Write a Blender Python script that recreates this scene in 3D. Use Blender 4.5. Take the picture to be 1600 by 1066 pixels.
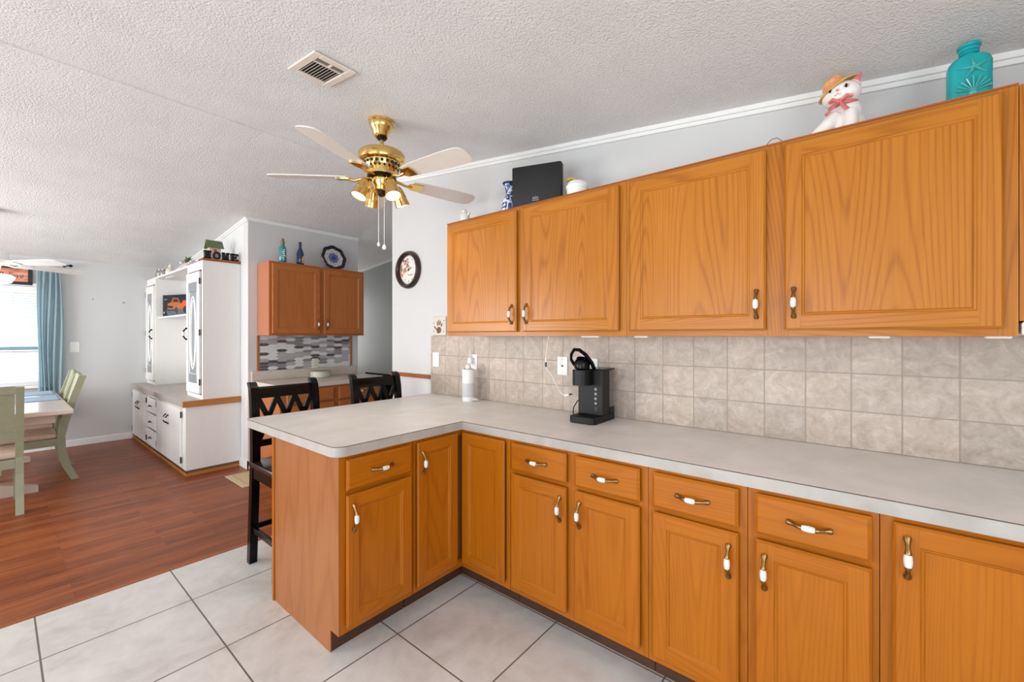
import bpy, bmesh, math, random
from mathutils import Vector, Matrix, Euler
random.seed(7)
R = math.radians
S = bpy.context.scene
COL = S.collection
for o in list(bpy.data.objects):
    bpy.data.objects.remove(o)

# ------------------------------------------------------------------ camera
cd = bpy.data.cameras.new('camera')
cam = bpy.data.objects.new('camera', cd); COL.objects.link(cam)
cam.location = (0, 0, 1.395)
cam.rotation_euler = (R(90), 0, R(39.35))
cd.sensor_width = 36.0
cd.lens = 661.0 / 1600 * 36.0
cd.shift_y = -(533.0 - 524.7) / 1600
cd.clip_start = 0.02
S.camera = cam
# ------------------------------------------------------------------ exposure, world, big lights
S.view_settings.view_transform = 'Standard'
S.view_settings.look = 'None'
S.view_settings.gamma = 1
S.view_settings.use_curve_mapping = False
S.view_settings.exposure = 0.24
W = bpy.data.worlds.new('world'); S.world = W; W.use_nodes = True
wb = W.node_tree.nodes['Background']
wb.inputs[0].default_value = (0.95, 0.975, 1.0, 1); wb.inputs[1].default_value = 1.5


def area(name, loc, rot, sx, sy, power, col):
    l = bpy.data.lights.new(name, 'AREA'); l.shape = 'RECTANGLE'
    l.size = sx; l.size_y = sy; l.energy = power; l.color = col
    o = bpy.data.objects.new(name, l); COL.objects.link(o)
    o.location = loc; o.rotation_euler = rot
    return o


# dining window daylight, and added fill from unseen sides: behind camera, right, hall
area('fill_behind_camera', (-1.2, -2.82, 1.11), (R(90), 0, 0), 3.1, 2.1, 64, (0.85, 0.935, 1.0))
area('fill_living_side', (-5.6, -2.82, 1.4), (R(90), 0, 0), 2.5, 1.35, 135, (0.99, 0.99, 0.98))
area('fill_right_side', (1.22, -0.35, 1.5), (R(90), 0, R(90)), 2.5, 1.4, 27, (0.85, 0.935, 1.0))  # side light from the right; the unseen window is added for it
area('daylight_dining_window', (-7.80, -0.385, 1.4), (R(90), 0, R(-90)), 1.5, 1.16, 5, (0.97, 0.99, 1.0))
area('fill_hall_end', (-7.60, 3.38, 1.5), (R(90), 0, R(-90)), .8, 1.4, 16, (1.0, 0.99, 0.97))  # added to brighten the hall; the wall has no opening here


# ------------------------------------------------------------------ materials
def lin(c):
    return tuple(((v / 255) / 12.92 if v / 255 <= 0.04045 else ((v / 255 + 0.055) / 1.055) ** 2.4) for v in c) + (1,)


class NT:
    def __init__(s, name):
        s.m = bpy.data.materials.new(name); s.m.use_nodes = True
        s.t = s.m.node_tree; s.n = s.t.nodes; s.b = s.n['Principled BSDF']
        s.out = s.n['Material Output']

    def new(s, ty, **kw):
        nd = s.n.new(ty)
        for k, v in kw.items():
            if k.startswith('i_'):
                nd.inputs[k[2:].replace('_', ' ')].default_value = v
            else:
                setattr(nd, k, v)
        return nd

    def link(s, a, b):
        s.t.links.new(a, b)

    def coord(s, scale=(1, 1, 1), kind='Object', rand=0.0, rot=(0, 0, 0), loc=(0, 0, 0)):
        tc = s.new('ShaderNodeTexCoord'); v = tc.outputs[kind]
        if rand:
            oi = s.new('ShaderNodeObjectInfo')
            vm = s.new('ShaderNodeVectorMath', operation='SCALE'); vm.inputs[0].default_value = (1.0, 0.73, 1.31)
            s.link(oi.outputs['Random'], vm.inputs['Scale'])
            v2 = s.new('ShaderNodeVectorMath', operation='SCALE'); v2.inputs['Scale'].default_value = rand
            s.link(vm.outputs[0], v2.inputs[0])
            ad = s.new('ShaderNodeVectorMath', operation='ADD')
            s.link(v, ad.inputs[0]); s.link(v2.outputs[0], ad.inputs[1]); v = ad.outputs[0]
        mp = s.new('ShaderNodeMapping'); mp.inputs['Scale'].default_value = scale
        mp.inputs['Rotation'].default_value = rot; mp.inputs['Location'].default_value = loc
        s.link(v, mp.inputs[0])
        return mp.outputs[0]

    def noise(s, v, scale, detail=3, rough=0.55, dist=0.0):
        nz = s.new('ShaderNodeTexNoise'); nz.inputs['Scale'].default_value = scale
        nz.inputs['Detail'].default_value = detail; nz.inputs['Roughness'].default_value = rough
        nz.inputs['Distortion'].default_value = dist
        s.link(v, nz.inputs['Vector'])
        return nz.outputs[0]

    def ramp(s, fac, stops):
        r = s.new('ShaderNodeValToRGB'); e = r.color_ramp.elements
        e[0].position, e[0].color = stops[0][0], stops[0][1]
        e[1].position, e[1].color = stops[-1][0], stops[-1][1]
        for p, c in stops[1:-1]:
            q = e.new(p); q.color = c
        s.link(fac, r.inputs[0])
        return r.outputs[0]

    def math(s, op, a, b=None, clamp=False):
        m = s.new('ShaderNodeMath', operation=op, use_clamp=clamp)
        for i, x in enumerate((a, b)):
            if x is None: continue
            if isinstance(x, (int, float)): m.inputs[i].default_value = x
            else: s.link(x, m.inputs[i])
        return m.outputs[0]

    def mix(s, fac, a, b, blend='MIX'):
        m = s.new('ShaderNodeMix', data_type='RGBA', blend_type=blend)
        for i, x in ((0, fac), (6, a), (7, b)):
            if isinstance(x, (int, float)): m.inputs[i].default_value = x
            elif isinstance(x, tuple): m.inputs[i].default_value = x
            else: s.link(x, m.inputs[i])
        return m.outputs[2]

    def bump(s, h, strength, dist=0.002):
        b = s.new('ShaderNodeBump'); b.inputs['Strength'].default_value = strength
        b.inputs['Distance'].default_value = dist
        s.link(h, b.inputs['Height']); s.link(b.outputs[0], s.b.inputs['Normal'])

    def col(s, c):
        if isinstance(c, tuple): s.b.inputs['Base Color'].default_value = c
        else: s.link(c, s.b.inputs['Base Color'])

    def set(s, rough=0.5, metal=0.0, spec=0.5, **kw):
        s.b.inputs['Roughness'].default_value = rough
        s.b.inputs['Metallic'].default_value = metal
        s.b.inputs['Specular IOR Level'].default_value = spec
        for k, v in kw.items():
            s.b.inputs[k.replace('_', ' ')].default_value = v


def plain(name, rgb, rough=0.5, metal=0.0, spec=0.5, var=0.06, scale=18, bump=0.0, **kw):
    t = NT(name); c = lin(rgb)
    nz = t.noise(t.coord(), scale, 2)
    lo = tuple(x * (1 - var) for x in c[:3]) + (1,); hi = tuple(min(1, x * (1 + var)) for x in c[:3]) + (1,)
    t.col(t.ramp(nz, [(0.3, lo), (0.7, hi)]))
    t.set(rough, metal, spec, **kw)
    if bump: t.bump(t.noise(t.coord(), scale * 12, 3), bump)
    return t.m


def wood(name, light, mid, dark, axis='z', rough=0.29, rings=74, cath=0.5, scale=4.4, pore=0.5):
    t = NT(name)
    lo = 0.06
    sc = {'z': (1, 1, lo), 'x': (lo, 1, 1), 'y': (1, lo, 1)}[axis]
    fs = {'z': (1, 1, .035), 'x': (.035, 1, 1), 'y': (1, .035, 1)}[axis]
    n1 = t.noise(t.coord(sc, rand=23), scale, 0.8, 0.35, 0.06)
    w = t.math('SINE', t.math('MULTIPLY', n1, rings * 4.0))
    w = t.math('ADD', t.math('MULTIPLY', w, 0.5), 0.5)
    w = t.math('POWER', w, 4.0)
    n2 = t.noise(t.coord(fs, rand=23), 90, 4, 0.6)
    n3 = t.noise(t.coord(sc, rand=23), 1.7, 2)
    f = t.math('ADD', t.math('MULTIPLY', w, cath * 0.42), t.math('MULTIPLY', n2, pore))
    f = t.math('ADD', f, t.math('MULTIPLY', n3, 0.35))
    c = t.ramp(f, [(0.28, lin(light)), (0.56, lin(mid)), (0.95, lin(dark))])
    t.col(c); t.set(rough, 0, 0.3)
    t.bump(n2, 0.12, 0.0008)
    return t.m


OAK = ((189, 119, 37), (173, 103, 24), (129, 69, 12))
OAK_DIM = ((176, 101, 16), (160, 87, 8), (124, 62, 5))  # same oak, deeper: weaker light on the lower cabinets put into the colour
oak_v = wood('honey oak vertical grain', *OAK, axis='z')
oak_h = wood('honey oak horizontal grain', *OAK, axis='x')
oakb_v = wood('dimmed oak vertical grain', *OAK_DIM, axis='z', cath=.36, pore=.42)
oakb_h = wood('dimmed oak horizontal grain', *OAK_DIM, axis='x', cath=.36, pore=.42)
veneer = wood('oak veneer end panel', (158, 100, 56), (145, 86, 44), (118, 65, 31), axis='z', rough=.4, rings=20, cath=.35)
oak_dk = wood('red oak trim', (164, 92, 48), (146, 78, 38), (110, 56, 26), axis='x', rough=.35, cath=.3)
nook_v = wood('aged oak vertical grain', (184, 112, 58), (168, 96, 46), (132, 70, 32), axis='z', rough=.4, cath=.3)
nook_h = wood('aged oak horizontal grain', (184, 112, 58), (168, 96, 46), (132, 70, 32), axis='x', rough=.4, cath=.3)
trim_wood = wood('golden wood edge trim', (190, 134, 78), (170, 112, 60), (136, 84, 42), axis='y', rough=.4, cath=.2)


def laminate(name, a, b, rough=.38):
    t = NT(name)
    n = t.noise(t.coord((1, 1, 1)), 5.5, 6, 0.62, 0.6)
    n2 = t.noise(t.coord((1.6, .7, 1)), 2.2, 3, 0.5, 1.2)
    f = t.math('ADD', t.math('MULTIPLY', n, .6), t.math('MULTIPLY', n2, .4))
    t.col(t.ramp(f, [(.33, lin(a)), (.66, lin(b))]))
    t.set(rough); return t.m


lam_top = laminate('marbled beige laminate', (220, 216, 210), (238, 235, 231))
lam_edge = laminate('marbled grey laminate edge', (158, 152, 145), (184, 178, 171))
lam_nook = laminate('tan laminate', (200, 184, 170), (216, 204, 192))
lam_hutch = wood('grey barnwood laminate', (176, 166, 158), (160, 150, 143), (130, 122, 116), axis='x', rough=.3, cath=.2)
seam_m = plain('laminate seam', (92, 74, 60), .6)


def ceiling_mat():
    t = NT('knockdown textured ceiling')
    v = t.coord()
    t.col(t.ramp(t.noise(v, 3, 2), [(.3, lin((230, 230, 230))), (.7, lin((237, 237, 237)))]))
    vo = t.new('ShaderNodeTexVoronoi'); vo.inputs['Scale'].default_value = 105
    t.link(t.coord((1, .75, 1)), vo.inputs['Vector'])
    h = t.math('ADD', t.math('MULTIPLY', t.noise(v, 125, 4, .6), 1.2), t.math('MULTIPLY', vo.outputs['Distance'], -.45))
    t.bump(h, 1.0, 0.0065); t.set(.42, 0, .5)
    return t.m


def wallpaint(name, rgb, rough=.6):
    t = NT(name)
    c = lin(rgb)
    t.col(t.ramp(t.noise(t.coord(), 1.3, 2), [(.3, tuple(x * .975 for x in c[:3]) + (1,)), (.7, c)]))
    t.bump(t.noise(t.coord(), 160, 2), .06, .001)
    t.set(rough, 0, .4); return t.m


m_ceil = ceiling_mat()
m_kit = wallpaint('kitchen off white paint', (207, 207, 206))
m_din = wallpaint('dining pale grey paint', (203, 204, 204))
m_hut = wallpaint('hutch wall pale paint', (222, 224, 224))
m_nook = wallpaint('nook grey white paint', (212, 210, 210))
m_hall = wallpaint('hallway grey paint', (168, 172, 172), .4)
m_white = plain('white trim paint', (236, 236, 234), .4, var=.015)


def tile_floor():
    t = NT('large pale stone floor tile')
    v = t.coord(loc=(-0.0, -0.0, 0))
    br = t.new('ShaderNodeTexBrick'); br.offset = 0; br.squash = 1
    br.inputs['Scale'].default_value = 1; br.inputs['Brick Width'].default_value = .5275
    br.inputs['Row Height'].default_value = .535; br.inputs['Mortar Size'].default_value = .0035
    br.inputs['Mortar Smooth'].default_value = .1; br.inputs['Bias'].default_value = 0
    br.inputs['Color1'].default_value = (.95, .95, .95, 1); br.inputs['Color2'].default_value = (1.03, 1.02, 1.01, 1)
    br.inputs['Mortar'].default_value = (1, 1, 1, 1)
    mp = t.new('ShaderNodeMapping'); mp.inputs['Location'].default_value = (1.14 + .5275 * 12, -.121 + .535 * 12, 0)
    t.link(v, mp.inputs[0]); t.link(mp.outputs[0], br.inputs['Vector'])
    n = t.noise(t.coord((1, 1, 1)), 2.4, 7, .62, .9)
    n2 = t.noise(t.coord((1, 1, 1)), 9, 4, .6, 1.0)
    f = t.math('ADD', t.math('MULTIPLY', n, .7), t.math('MULTIPLY', n2, .3))
    c = t.ramp(f, [(.32, lin((186, 179, 172))), (.5, lin((206, 201, 196))), (.68, lin((219, 216, 212)))])
    c = t.mix(1.0, c, br.outputs['Color'], 'MULTIPLY')
    c = t.mix(br.outputs['Fac'], c, lin((104, 94, 84)))
    t.col(c)
    t.bump(t.math('MULTIPLY', br.outputs['Fac'], -1), .5, .002)
    t.set(.36, 0, .45); return t.m


def wood_floor():
    t = NT('reddish brown laminate plank floor')
    v = t.coord(rot=(0, 0, R(90)))
    br = t.new('ShaderNodeTexBrick'); br.offset = .37; br.offset_frequency = 2
    br.inputs['Scale'].default_value = 1; br.inputs['Brick Width'].default_value = .72
    br.inputs['Row Height'].default_value = .066; br.inputs['Mortar Size'].default_value = .0007
    br.inputs['Color1'].default_value = (0, 0, 0, 1); br.inputs['Color2'].default_value = (1, 1, 1, 1)
    t.link(v, br.inputs['Vector'])
    n2 = t.noise(t.coord((1, .03, 1)), 70, 4, .6)
    n1 = t.noise(t.coord((1, .12, 1)), 9, 3, .5, .4)
    w = t.math('ADD', t.math('MULTIPLY', t.math('SINE', t.math('MULTIPLY', n1, 46)), .5), .5)
    tone = t.new('ShaderNodeSeparateColor'); t.link(br.outputs['Color'], tone.inputs[0])
    f = t.math('ADD', t.math('MULTIPLY', n2, .5), t.math('MULTIPLY', tone.outputs[0], .3))
    f = t.math('ADD', f, t.math('MULTIPLY', w, .16))
    c = t.ramp(f, [(.18, lin((158, 88, 48))), (.5, lin((130, 68, 36))), (.85, lin((90, 44, 24)))])
    c = t.mix(br.outputs['Fac'], c, lin((70, 36, 22)))
    t.col(c); t.set(.34, 0, .2); t.bump(n2, .08, .0006); return t.m


def splash_tile():
    t = NT('travertine look backsplash tile')
    br = t.new('ShaderNodeTexBrick'); br.offset = 0
    br.inputs['Scale'].default_value = 1; br.inputs['Brick Width'].default_value = .159
    br.inputs['Row Height'].default_value = .1585; br.inputs['Mortar Size'].default_value = .003
    br.inputs['Mortar Smooth'].default_value = .25
    br.inputs['Color1'].default_value = (.88, .88, .88, 1); br.inputs['Color2'].default_value = (1.06, 1.05, 1.04, 1)
    br.inputs['Mortar'].default_value = (1, 1, 1, 1)
    tc = t.new('ShaderNodeTexCoord'); sx = t.new('ShaderNodeSeparateXYZ'); t.link(tc.outputs['Object'], sx.inputs[0])
    cx = t.new('ShaderNodeCombineXYZ')
    t.link(t.math('ADD', sx.outputs[0], .979 + .159 * 30), cx.inputs[0]); t.link(t.math('ADD', sx.outputs[2], -.9185), cx.inputs[1])
    t.link(cx.outputs[0], br.inputs['Vector'])
    n = t.noise(t.coord(), 11, 8, .68, 1.4)
    n2 = t.noise(t.coord(), 34, 5, .7, 1.0)
    f = t.math('ADD', t.math('MULTIPLY', n, .65), t.math('MULTIPLY', n2, .35))
    c = t.ramp(f, [(.33, lin((164, 148, 134))), (.52, lin((188, 173, 160))), (.7, lin((212, 200, 189)))])
    c = t.mix(1.0, c, br.outputs['Color'], 'MULTIPLY')
    c = t.mix(br.outputs['Fac'], c, lin((158, 145, 133)))
    t.col(c)
    h = t.math('ADD', t.math('MULTIPLY', br.outputs['Fac'], -1.2), t.math('MULTIPLY', n2, .5))
    t.bump(h, .5, .0025); t.set(.42, 0, .45); return t.m


m_tile = tile_floor(); m_plank = wood_floor(); m_splash = splash_tile()
brass = plain('polished brass', (226, 190, 118), .17, 1.0, var=.03)
antique = plain('antique brass', (150, 120, 76), .3, 1.0, var=.2, scale=60)
ceramic = plain('white ceramic', (222, 219, 213), .15, var=.01)
black_gloss = plain('black lacquer', (6, 6, 6), .22, var=.1, spec=.22)
black_matte = plain('black matte', (16, 16, 16), .55, var=.1)
black_metal = plain('black metal hardware', (20, 19, 18), .4, .6)
m_hutch = wood('white painted wood', (232, 231, 229), (228, 227, 225), (219, 218, 216), axis='z', rough=.42, cath=.05, rings=10)
plastic_w = plain('white plastic', (236, 235, 232), .35, var=.01)
plastic_ivory = plain('ivory plastic', (226, 220, 208), .4, var=.02)
sage = plain('sage green paint', (152, 154, 128), .45, var=.05)
linen = plain('beige seat fabric', (206, 184, 164), .85, var=.08, scale=60, bump=.3)
table_m = wood('whitewashed table wood', (216, 200, 188), (204, 186, 174), (184, 166, 154), axis='y', rough=.3, cath=.15)
fan_blade = plain('almond fan blade', (226, 220, 212), .35, var=.02)
fan_white = plain('white fan paint', (238, 238, 236), .35, var=.01)
dark_slot = plain('dark duct', (38, 30, 26), .8)
curtain_m = NT('pale blue sheer curtain')
curtain_m.col(curtain_m.ramp(curtain_m.noise(curtain_m.coord((1, 30, .3)), 8, 2), [(.3, lin((160, 180, 188))), (.7, lin((180, 196, 202)))]))
curtain_m.set(.9, 0, .1)
tr = curtain_m.new('ShaderNodeBsdfTranslucent'); tr.inputs[0].default_value = lin((170, 198, 208))
mx = curtain_m.new('ShaderNodeMixShader'); mx.inputs[0].default_value = .45
curtain_m.link(curtain_m.b.outputs[0], mx.inputs[1]); curtain_m.link(tr.outputs[0], mx.inputs[2]); curtain_m.link(mx.outputs[0], curtain_m.out.inputs[0])
curtain_m = curtain_m.m
slat_m = NT('white blind slat'); slat_m.col(lin((236, 240, 243))); slat_m.set(.5)
tr = slat_m.new('ShaderNodeBsdfTranslucent'); tr.inputs[0].default_value = lin((240, 244, 248))
mx = slat_m.new('ShaderNodeMixShader'); mx.inputs[0].default_value = .18
slat_m.link(slat_m.b.outputs[0], mx.inputs[1]); slat_m.link(tr.outputs[0], mx.inputs[2]); slat_m.link(mx.outputs[0], slat_m.out.inputs[0])
slat_m = slat_m.m


def glassy(name, rgb, rough=.05, alpha=1.0, trans=1.0, ior=1.45):
    t = NT(name); t.col(lin(rgb)); t.set(rough, 0, .5, Transmission_Weight=trans, IOR=ior, Alpha=alpha); return t.m


glass = glassy('clear glass', (245, 248, 248))
pane_m = glassy('thin window glass', (240, 244, 245), .0, .25)
frost = glassy('leaded cabinet glass', (140, 146, 150), .3, 1, .1)
tank_m = glassy('smoky clear plastic', (150, 140, 135), .1, .45, .6)


def emis(name, rgb, st):
    t = NT(name); t.col(lin(rgb)); t.b.inputs['Emission Color'].default_value = lin(rgb); t.b.inputs['Emission Strength'].default_value = st
    return t.m


bulb_m = emis('glowing lamp face', (255, 236, 200), 6)
led_m = plain('white light strip', (240, 238, 232), .4, var=.01)


# ------------------------------------------------------------------ mesh builder
class MB:
    def __init__(s): s.v = []; s.f = []; s.mi = []; s.sm = []; s.X = Matrix()

    def add(s, vs, fs, m=0, smooth=False):
        o = len(s.v)
        s.v += [tuple(s.X @ Vector(p)) for p in vs]
        for f in fs:
            s.f.append([o + i for i in f]); s.mi.append(m); s.sm.append(smooth)
        return s

    def box(s, x0, x1, y0, y1, z0, z1, m=0, bev=0.0, seg=1):
        if bev <= 0:
            vs = [(x, y, z) for x in (x0, x1) for y in (y0, y1) for z in (z0, z1)]
            return s.add(vs, [(0, 1, 3, 2), (4, 6, 7, 5), (0, 4, 5, 1), (2, 3, 7, 6), (0, 2, 6, 4), (1, 5, 7, 3)], m)
        b = bmesh.new(); bmesh.ops.create_cube(b, size=1)
        for v in b.verts:
            v.co = Vector(((x0 + x1) / 2 + v.co.x * (x1 - x0), (y0 + y1) / 2 + v.co.y * (y1 - y0), (z0 + z1) / 2 + v.co.z * (z1 - z0)))
        bmesh.ops.bevel(b, geom=b.edges[:], offset=bev, segments=seg, affect='EDGES', profile=.5)
        b.verts.index_update()
        s.add([v.co[:] for v in b.verts], [[v.index for v in f.verts] for f in b.faces], m, seg > 1)
        b.free(); return s

    def quad(s, a, b, c, d, m=0): return s.add([a, b, c, d], [(0, 1, 2, 3)], m)

    def prism(s, poly, axis, a0, a1, m=0, m_cap=None, smooth=False):
        n = len(poly)

        def P(p, a):
            return {'x': (a, p[0], p[1]), 'y': (p[0], a, p[1]), 'z': (p[0], p[1], a)}[axis]
        vs = [P(p, a0) for p in poly] + [P(p, a1) for p in poly]
        s.add(vs, [(i, (i + 1) % n, (i + 1) % n + n, i + n) for i in range(n)], m, smooth)
        mc = m if m_cap is None else m_cap
        s.add(vs, [tuple(range(n))[::-1], tuple(range(n, 2 * n))], mc)
        return s

    def tube(s, pts, r, n=10, m=0, caps=True, ms=None, flat=None):
        pts = [Vector(p) for p in pts]; k = len(pts)
        rs = [r] * k if isinstance(r, (int, float)) else list(r)
        vs = []; fs = []; mis = []
        up = None
        for i, p in enumerate(pts):
            t = (pts[min(i + 1, k - 1)] - pts[max(i - 1, 0)])
            t = t.normalized() if t.length > 1e-9 else Vector((0, 0, 1))
            if up is None:
                up = Vector((0, 0, 1)) if abs(t.z) < .9 else Vector((1, 0, 0))
            a = t.cross(up)
            if a.length < 1e-6: a = t.cross(Vector((0, 1, 0)))
            a.normalize(); b = a.cross(t).normalized(); up = b
            fx = 1 if flat is None else flat
            for j in range(n):
                q = 2 * math.pi * j / n
                vs.append(p + a * math.cos(q) * rs[i] + b * math.sin(q) * rs[i] * fx)
        for i in range(k - 1):
            mm = m if ms is None else ms[i]
            s_f = [(i * n + j, i * n + (j + 1) % n, (i + 1) * n + (j + 1) % n, (i + 1) * n + j) for j in range(n)]
            fs.append((s_f, mm))
        o = len(s.v); s.v += [tuple(s.X @ Vector(p)) for p in vs]
        for ff, mm in fs:
            for f in ff: s.f.append([o + q for q in f]); s.mi.append(mm); s.sm.append(True)
        if caps:
            for ring, mm in ((list(range(n))[::-1], m if ms is None else ms[0]), (list(range((k - 1) * n, k * n)), m if ms is None else ms[-1])):
                s.f.append([o + q for q in ring]); s.mi.append(mm); s.sm.append(False)
        return s

    def lathe(s, prof, n=24, m=0, ms=None, caps=True, sx=1.0, sy=1.0, a0=0, a1=None):
        vs = []; k = len(prof)
        for (r, z) in prof:
            for j in range(n):
                q = 2 * math.pi * j / n
                vs.append((r * math.cos(q) * sx, r * math.sin(q) * sy, z))
        o = len(s.v); s.v += [tuple(s.X @ Vector(p)) for p in vs]
        for i in range(k - 1):
            mm = m if ms is None else ms[i]
            for j in range(n):
                s.f.append([o + i * n + j, o + i * n + (j + 1) % n, o + (i + 1) * n + (j + 1) % n, o + (i + 1) * n + j]); s.mi.append(mm); s.sm.append(True)
        if caps:
            if prof[0][0] > 1e-5: s.f.append([o + j for j in range(n)][::-1]); s.mi.append(m if ms is None else ms[0]); s.sm.append(False)
            if prof[-1][0] > 1e-5: s.f.append([o + (k - 1) * n + j for j in range(n)]); s.mi.append(m if ms is None else ms[-1]); s.sm.append(False)
        return s

    def ell(s, c, r, n=16, m=0):
        r = (r, r, r) if isinstance(r, (int, float)) else r
        k = max(6, n // 2); vs = [(c[0], c[1], c[2] - r[2])]
        for i in range(1, k):
            a = -math.pi / 2 + math.pi * i / k
            for j in range(n):
                q = 2 * math.pi * j / n
                vs.append((c[0] + r[0] * math.cos(a) * math.cos(q), c[1] + r[1] * math.cos(a) * math.sin(q), c[2] + r[2] * math.sin(a)))
        vs.append((c[0], c[1], c[2] + r[2]))
        fs = [(0, 1 + (j + 1) % n, 1 + j) for j in range(n)]
        for i in range(k - 2):
            fs += [(1 + i * n + j, 1 + i * n + (j + 1) % n, 1 + (i + 1) * n + (j + 1) % n, 1 + (i + 1) * n + j) for j in range(n)]
        t = len(vs) - 1
        fs += [(t, 1 + (k - 2) * n + j, 1 + (k - 2) * n + (j + 1) % n) for j in range(n)]
        return s.add(vs, fs, m, True)

    def mesh(s, name, mats):
        me = bpy.data.meshes.new(name); me.from_pydata(s.v, [], s.f)
        for m in (mats if isinstance(mats, (list, tuple)) else [mats]): me.materials.append(m)
        me.polygons.foreach_set('material_index', s.mi); me.polygons.foreach_set('use_smooth', s.sm)
        b = bmesh.new(); b.from_mesh(me); bmesh.ops.recalc_face_normals(b, faces=b.faces[:]); b.to_mesh(me); b.free()
        if any(s.sm): me.set_sharp_from_angle(angle=R(38))
        me.update(); return me

    def build(s, name, mats, parent=None, loc=(0, 0, 0), rot=(0, 0, 0)):
        o = bpy.data.objects.new(name, s.mesh(name, mats)); COL.objects.link(o)
        o.location = loc; o.rotation_euler = rot
        if parent: o.parent = parent
        return o


def tag(o, label, cat, group=None):
    o['label'] = label; o['category'] = cat
    if group: o['group'] = group
    return o


def thing(name, label, cat, loc=(0, 0, 0), rotz=0.0, group=None, rot=None):
    o = bpy.data.objects.new(name, None); COL.objects.link(o); o.empty_display_size = .05
    o.location = loc; o.rotation_euler = rot if rot else (0, 0, R(rotz))
    return tag(o, label, cat, group)


def struct(name, mb, mats, parent=None, loc=(0, 0, 0), rot=(0, 0, 0)):
    o = mb.build(name, mats, parent, loc, rot)
    if not parent: o['kind'] = 'structure'
    return o


def dup(root, loc, rotz=None, label=None):
    r = root.copy(); COL.objects.link(r); r.location = loc
    if rotz is not None: r.rotation_euler = (0, 0, R(rotz))
    if label: r['label'] = label
    for ch in list(root.children):
        c = ch.copy(); COL.objects.link(c); c.parent = r
        for g in list(ch.children):
            d = g.copy(); COL.objects.link(d); d.parent = c
    return r


def text_mb(txt, size, ext=.0008, shear=0.0, mb=None, m=0, X=None):
    cu = bpy.data.curves.new('lettering', 'FONT'); cu.body = txt; cu.size = size; cu.extrude = ext; cu.shear = shear
    cu.align_x = 'CENTER'; cu.align_y = 'CENTER'; cu.resolution_u = 3
    ob = bpy.data.objects.new('lettering', cu); COL.objects.link(ob)
    dg = bpy.context.evaluated_depsgraph_get(); me = bpy.data.meshes.new_from_object(ob.evaluated_get(dg))
    mb = mb or MB(); old = mb.X
    if X is not None: mb.X = X
    mb.add([v.co[:] for v in me.vertices], [list(p.vertices) for p in me.polygons], m)
    mb.X = old
    bpy.data.objects.remove(ob); bpy.data.curves.remove(cu); bpy.data.meshes.remove(me)
    return mb


# ------------------------------------------------------------------ room shell
XR, XL, XK, YK, YB = -3.25, -7.65, 1.2, 2.30, -2.8


def cz(x):
    return 2.448 - .113 * x if x >= XR else 2.448 - .113 * XR + .107 * (x - XR)


ZR = cz(XR)
FZ = -0.1
m = MB(); m.box(-3.17, XK + .1, YB - .1, 4.0, FZ, 0); struct('floor', m, m_tile)
m = MB(); m.box(XL - .15, -3.17, YB - .1, 4.0, FZ, 0); struct('floor', m, m_plank)
m = MB(); m.box(-3.185, -3.158, YB, 2.2, 0, .004, bev=.0015); struct('trim', m, oak_dk)
m = MB()
m.prism([(XL - .15, cz(XL - .15)), (XR, ZR), (XK + .15, cz(XK + .15)), (XK + .15, 3.1), (XL - .15, 3.1)], 'y', YB - .1, 4.0)
struct('ceiling', m, m_ceil)
m = MB()   # marriage line batten under the ridge
m.prism([(XR - .11, cz(XR - .11) + .01), (XR - .11, cz(XR - .11) - .008), (XR + .07, ZR - .016), (XR + .07, ZR + .01)], 'y', YB, 3.84)
struct('trim', m, m_ceil)


def wallx(name, x0, x1, y0, y1, mat, holes=()):
    """wall running along x with its top following the ceiling; holes = (xa, xb, za, zb)"""
    m = MB(); xs = [x0] + sorted([h[0] for h in holes] + [h[1] for h in holes]) + [x1]
    if x0 < XR < x1: xs = sorted(xs + [XR])
    for a, b in zip(xs[:-1], xs[1:]):
        hs = [h for h in holes if h[0] <= a and b <= h[1]]
        if hs:
            h = hs[0]
            if h[2] > 0: m.box(a, b, y0, y1, 0, h[2])
            m.prism([(a, h[3]), (b, h[3]), (b, cz(b) + .01), (a, cz(a) + .01)], 'y', y0, y1)
        else:
            m.prism([(a, 0), (b, 0), (b, cz(b) + .01), (a, cz(a) + .01)], 'y', y0, y1)
    return struct(name, m, mat)


def wally(name, x0, x1, y0, y1, mat, holes=()):
    m = MB(); xc = x1 if abs(x1) < abs(x0) else x0
    zt = max(cz(x0), cz(x1)) + .01
    ys = [y0] + sorted([h[0] for h in holes] + [h[1] for h in holes]) + [y1]
    for a, b in zip(ys[:-1], ys[1:]):
        hs = [h for h in holes if h[0] <= a and b <= h[1]]
        if hs:
            h = hs[0]
            if h[2] > 0: m.box(x0, x1, a, b, 0, h[2])
            m.box(x0, x1, a, b, h[3], zt)
        else:
            m.box(x0, x1, a, b, 0, zt)
    return struct(name, m, mat)


wallx('wall_kitchen', -3.303, XK, YK, YK + .12, m_kit)
wallx('wall_hutch', XL, -5.06, 1.67, 1.77, m_hut)
wally('wall_nook', -5.06, -4.94, 1.6705, 2.925, m_nook)
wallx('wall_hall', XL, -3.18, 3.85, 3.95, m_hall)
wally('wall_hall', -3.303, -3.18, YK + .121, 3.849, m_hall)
wally('wall_dining', XL - .12, XL, YB, 3.95, m_din, holes=[(-1.15, .38, .8, 1.985)])
wallx('wall_back', XL, XK, YB - .1, YB, m_kit, holes=[(-6.9, -4.3, .7, 2.1), (-2.8, .4, .02, 2.2)])
wally('wall_right', XK, XK + .1, YB, YK + .12, m_kit, holes=[(-1.65, .95, .75, 2.25)])

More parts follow.
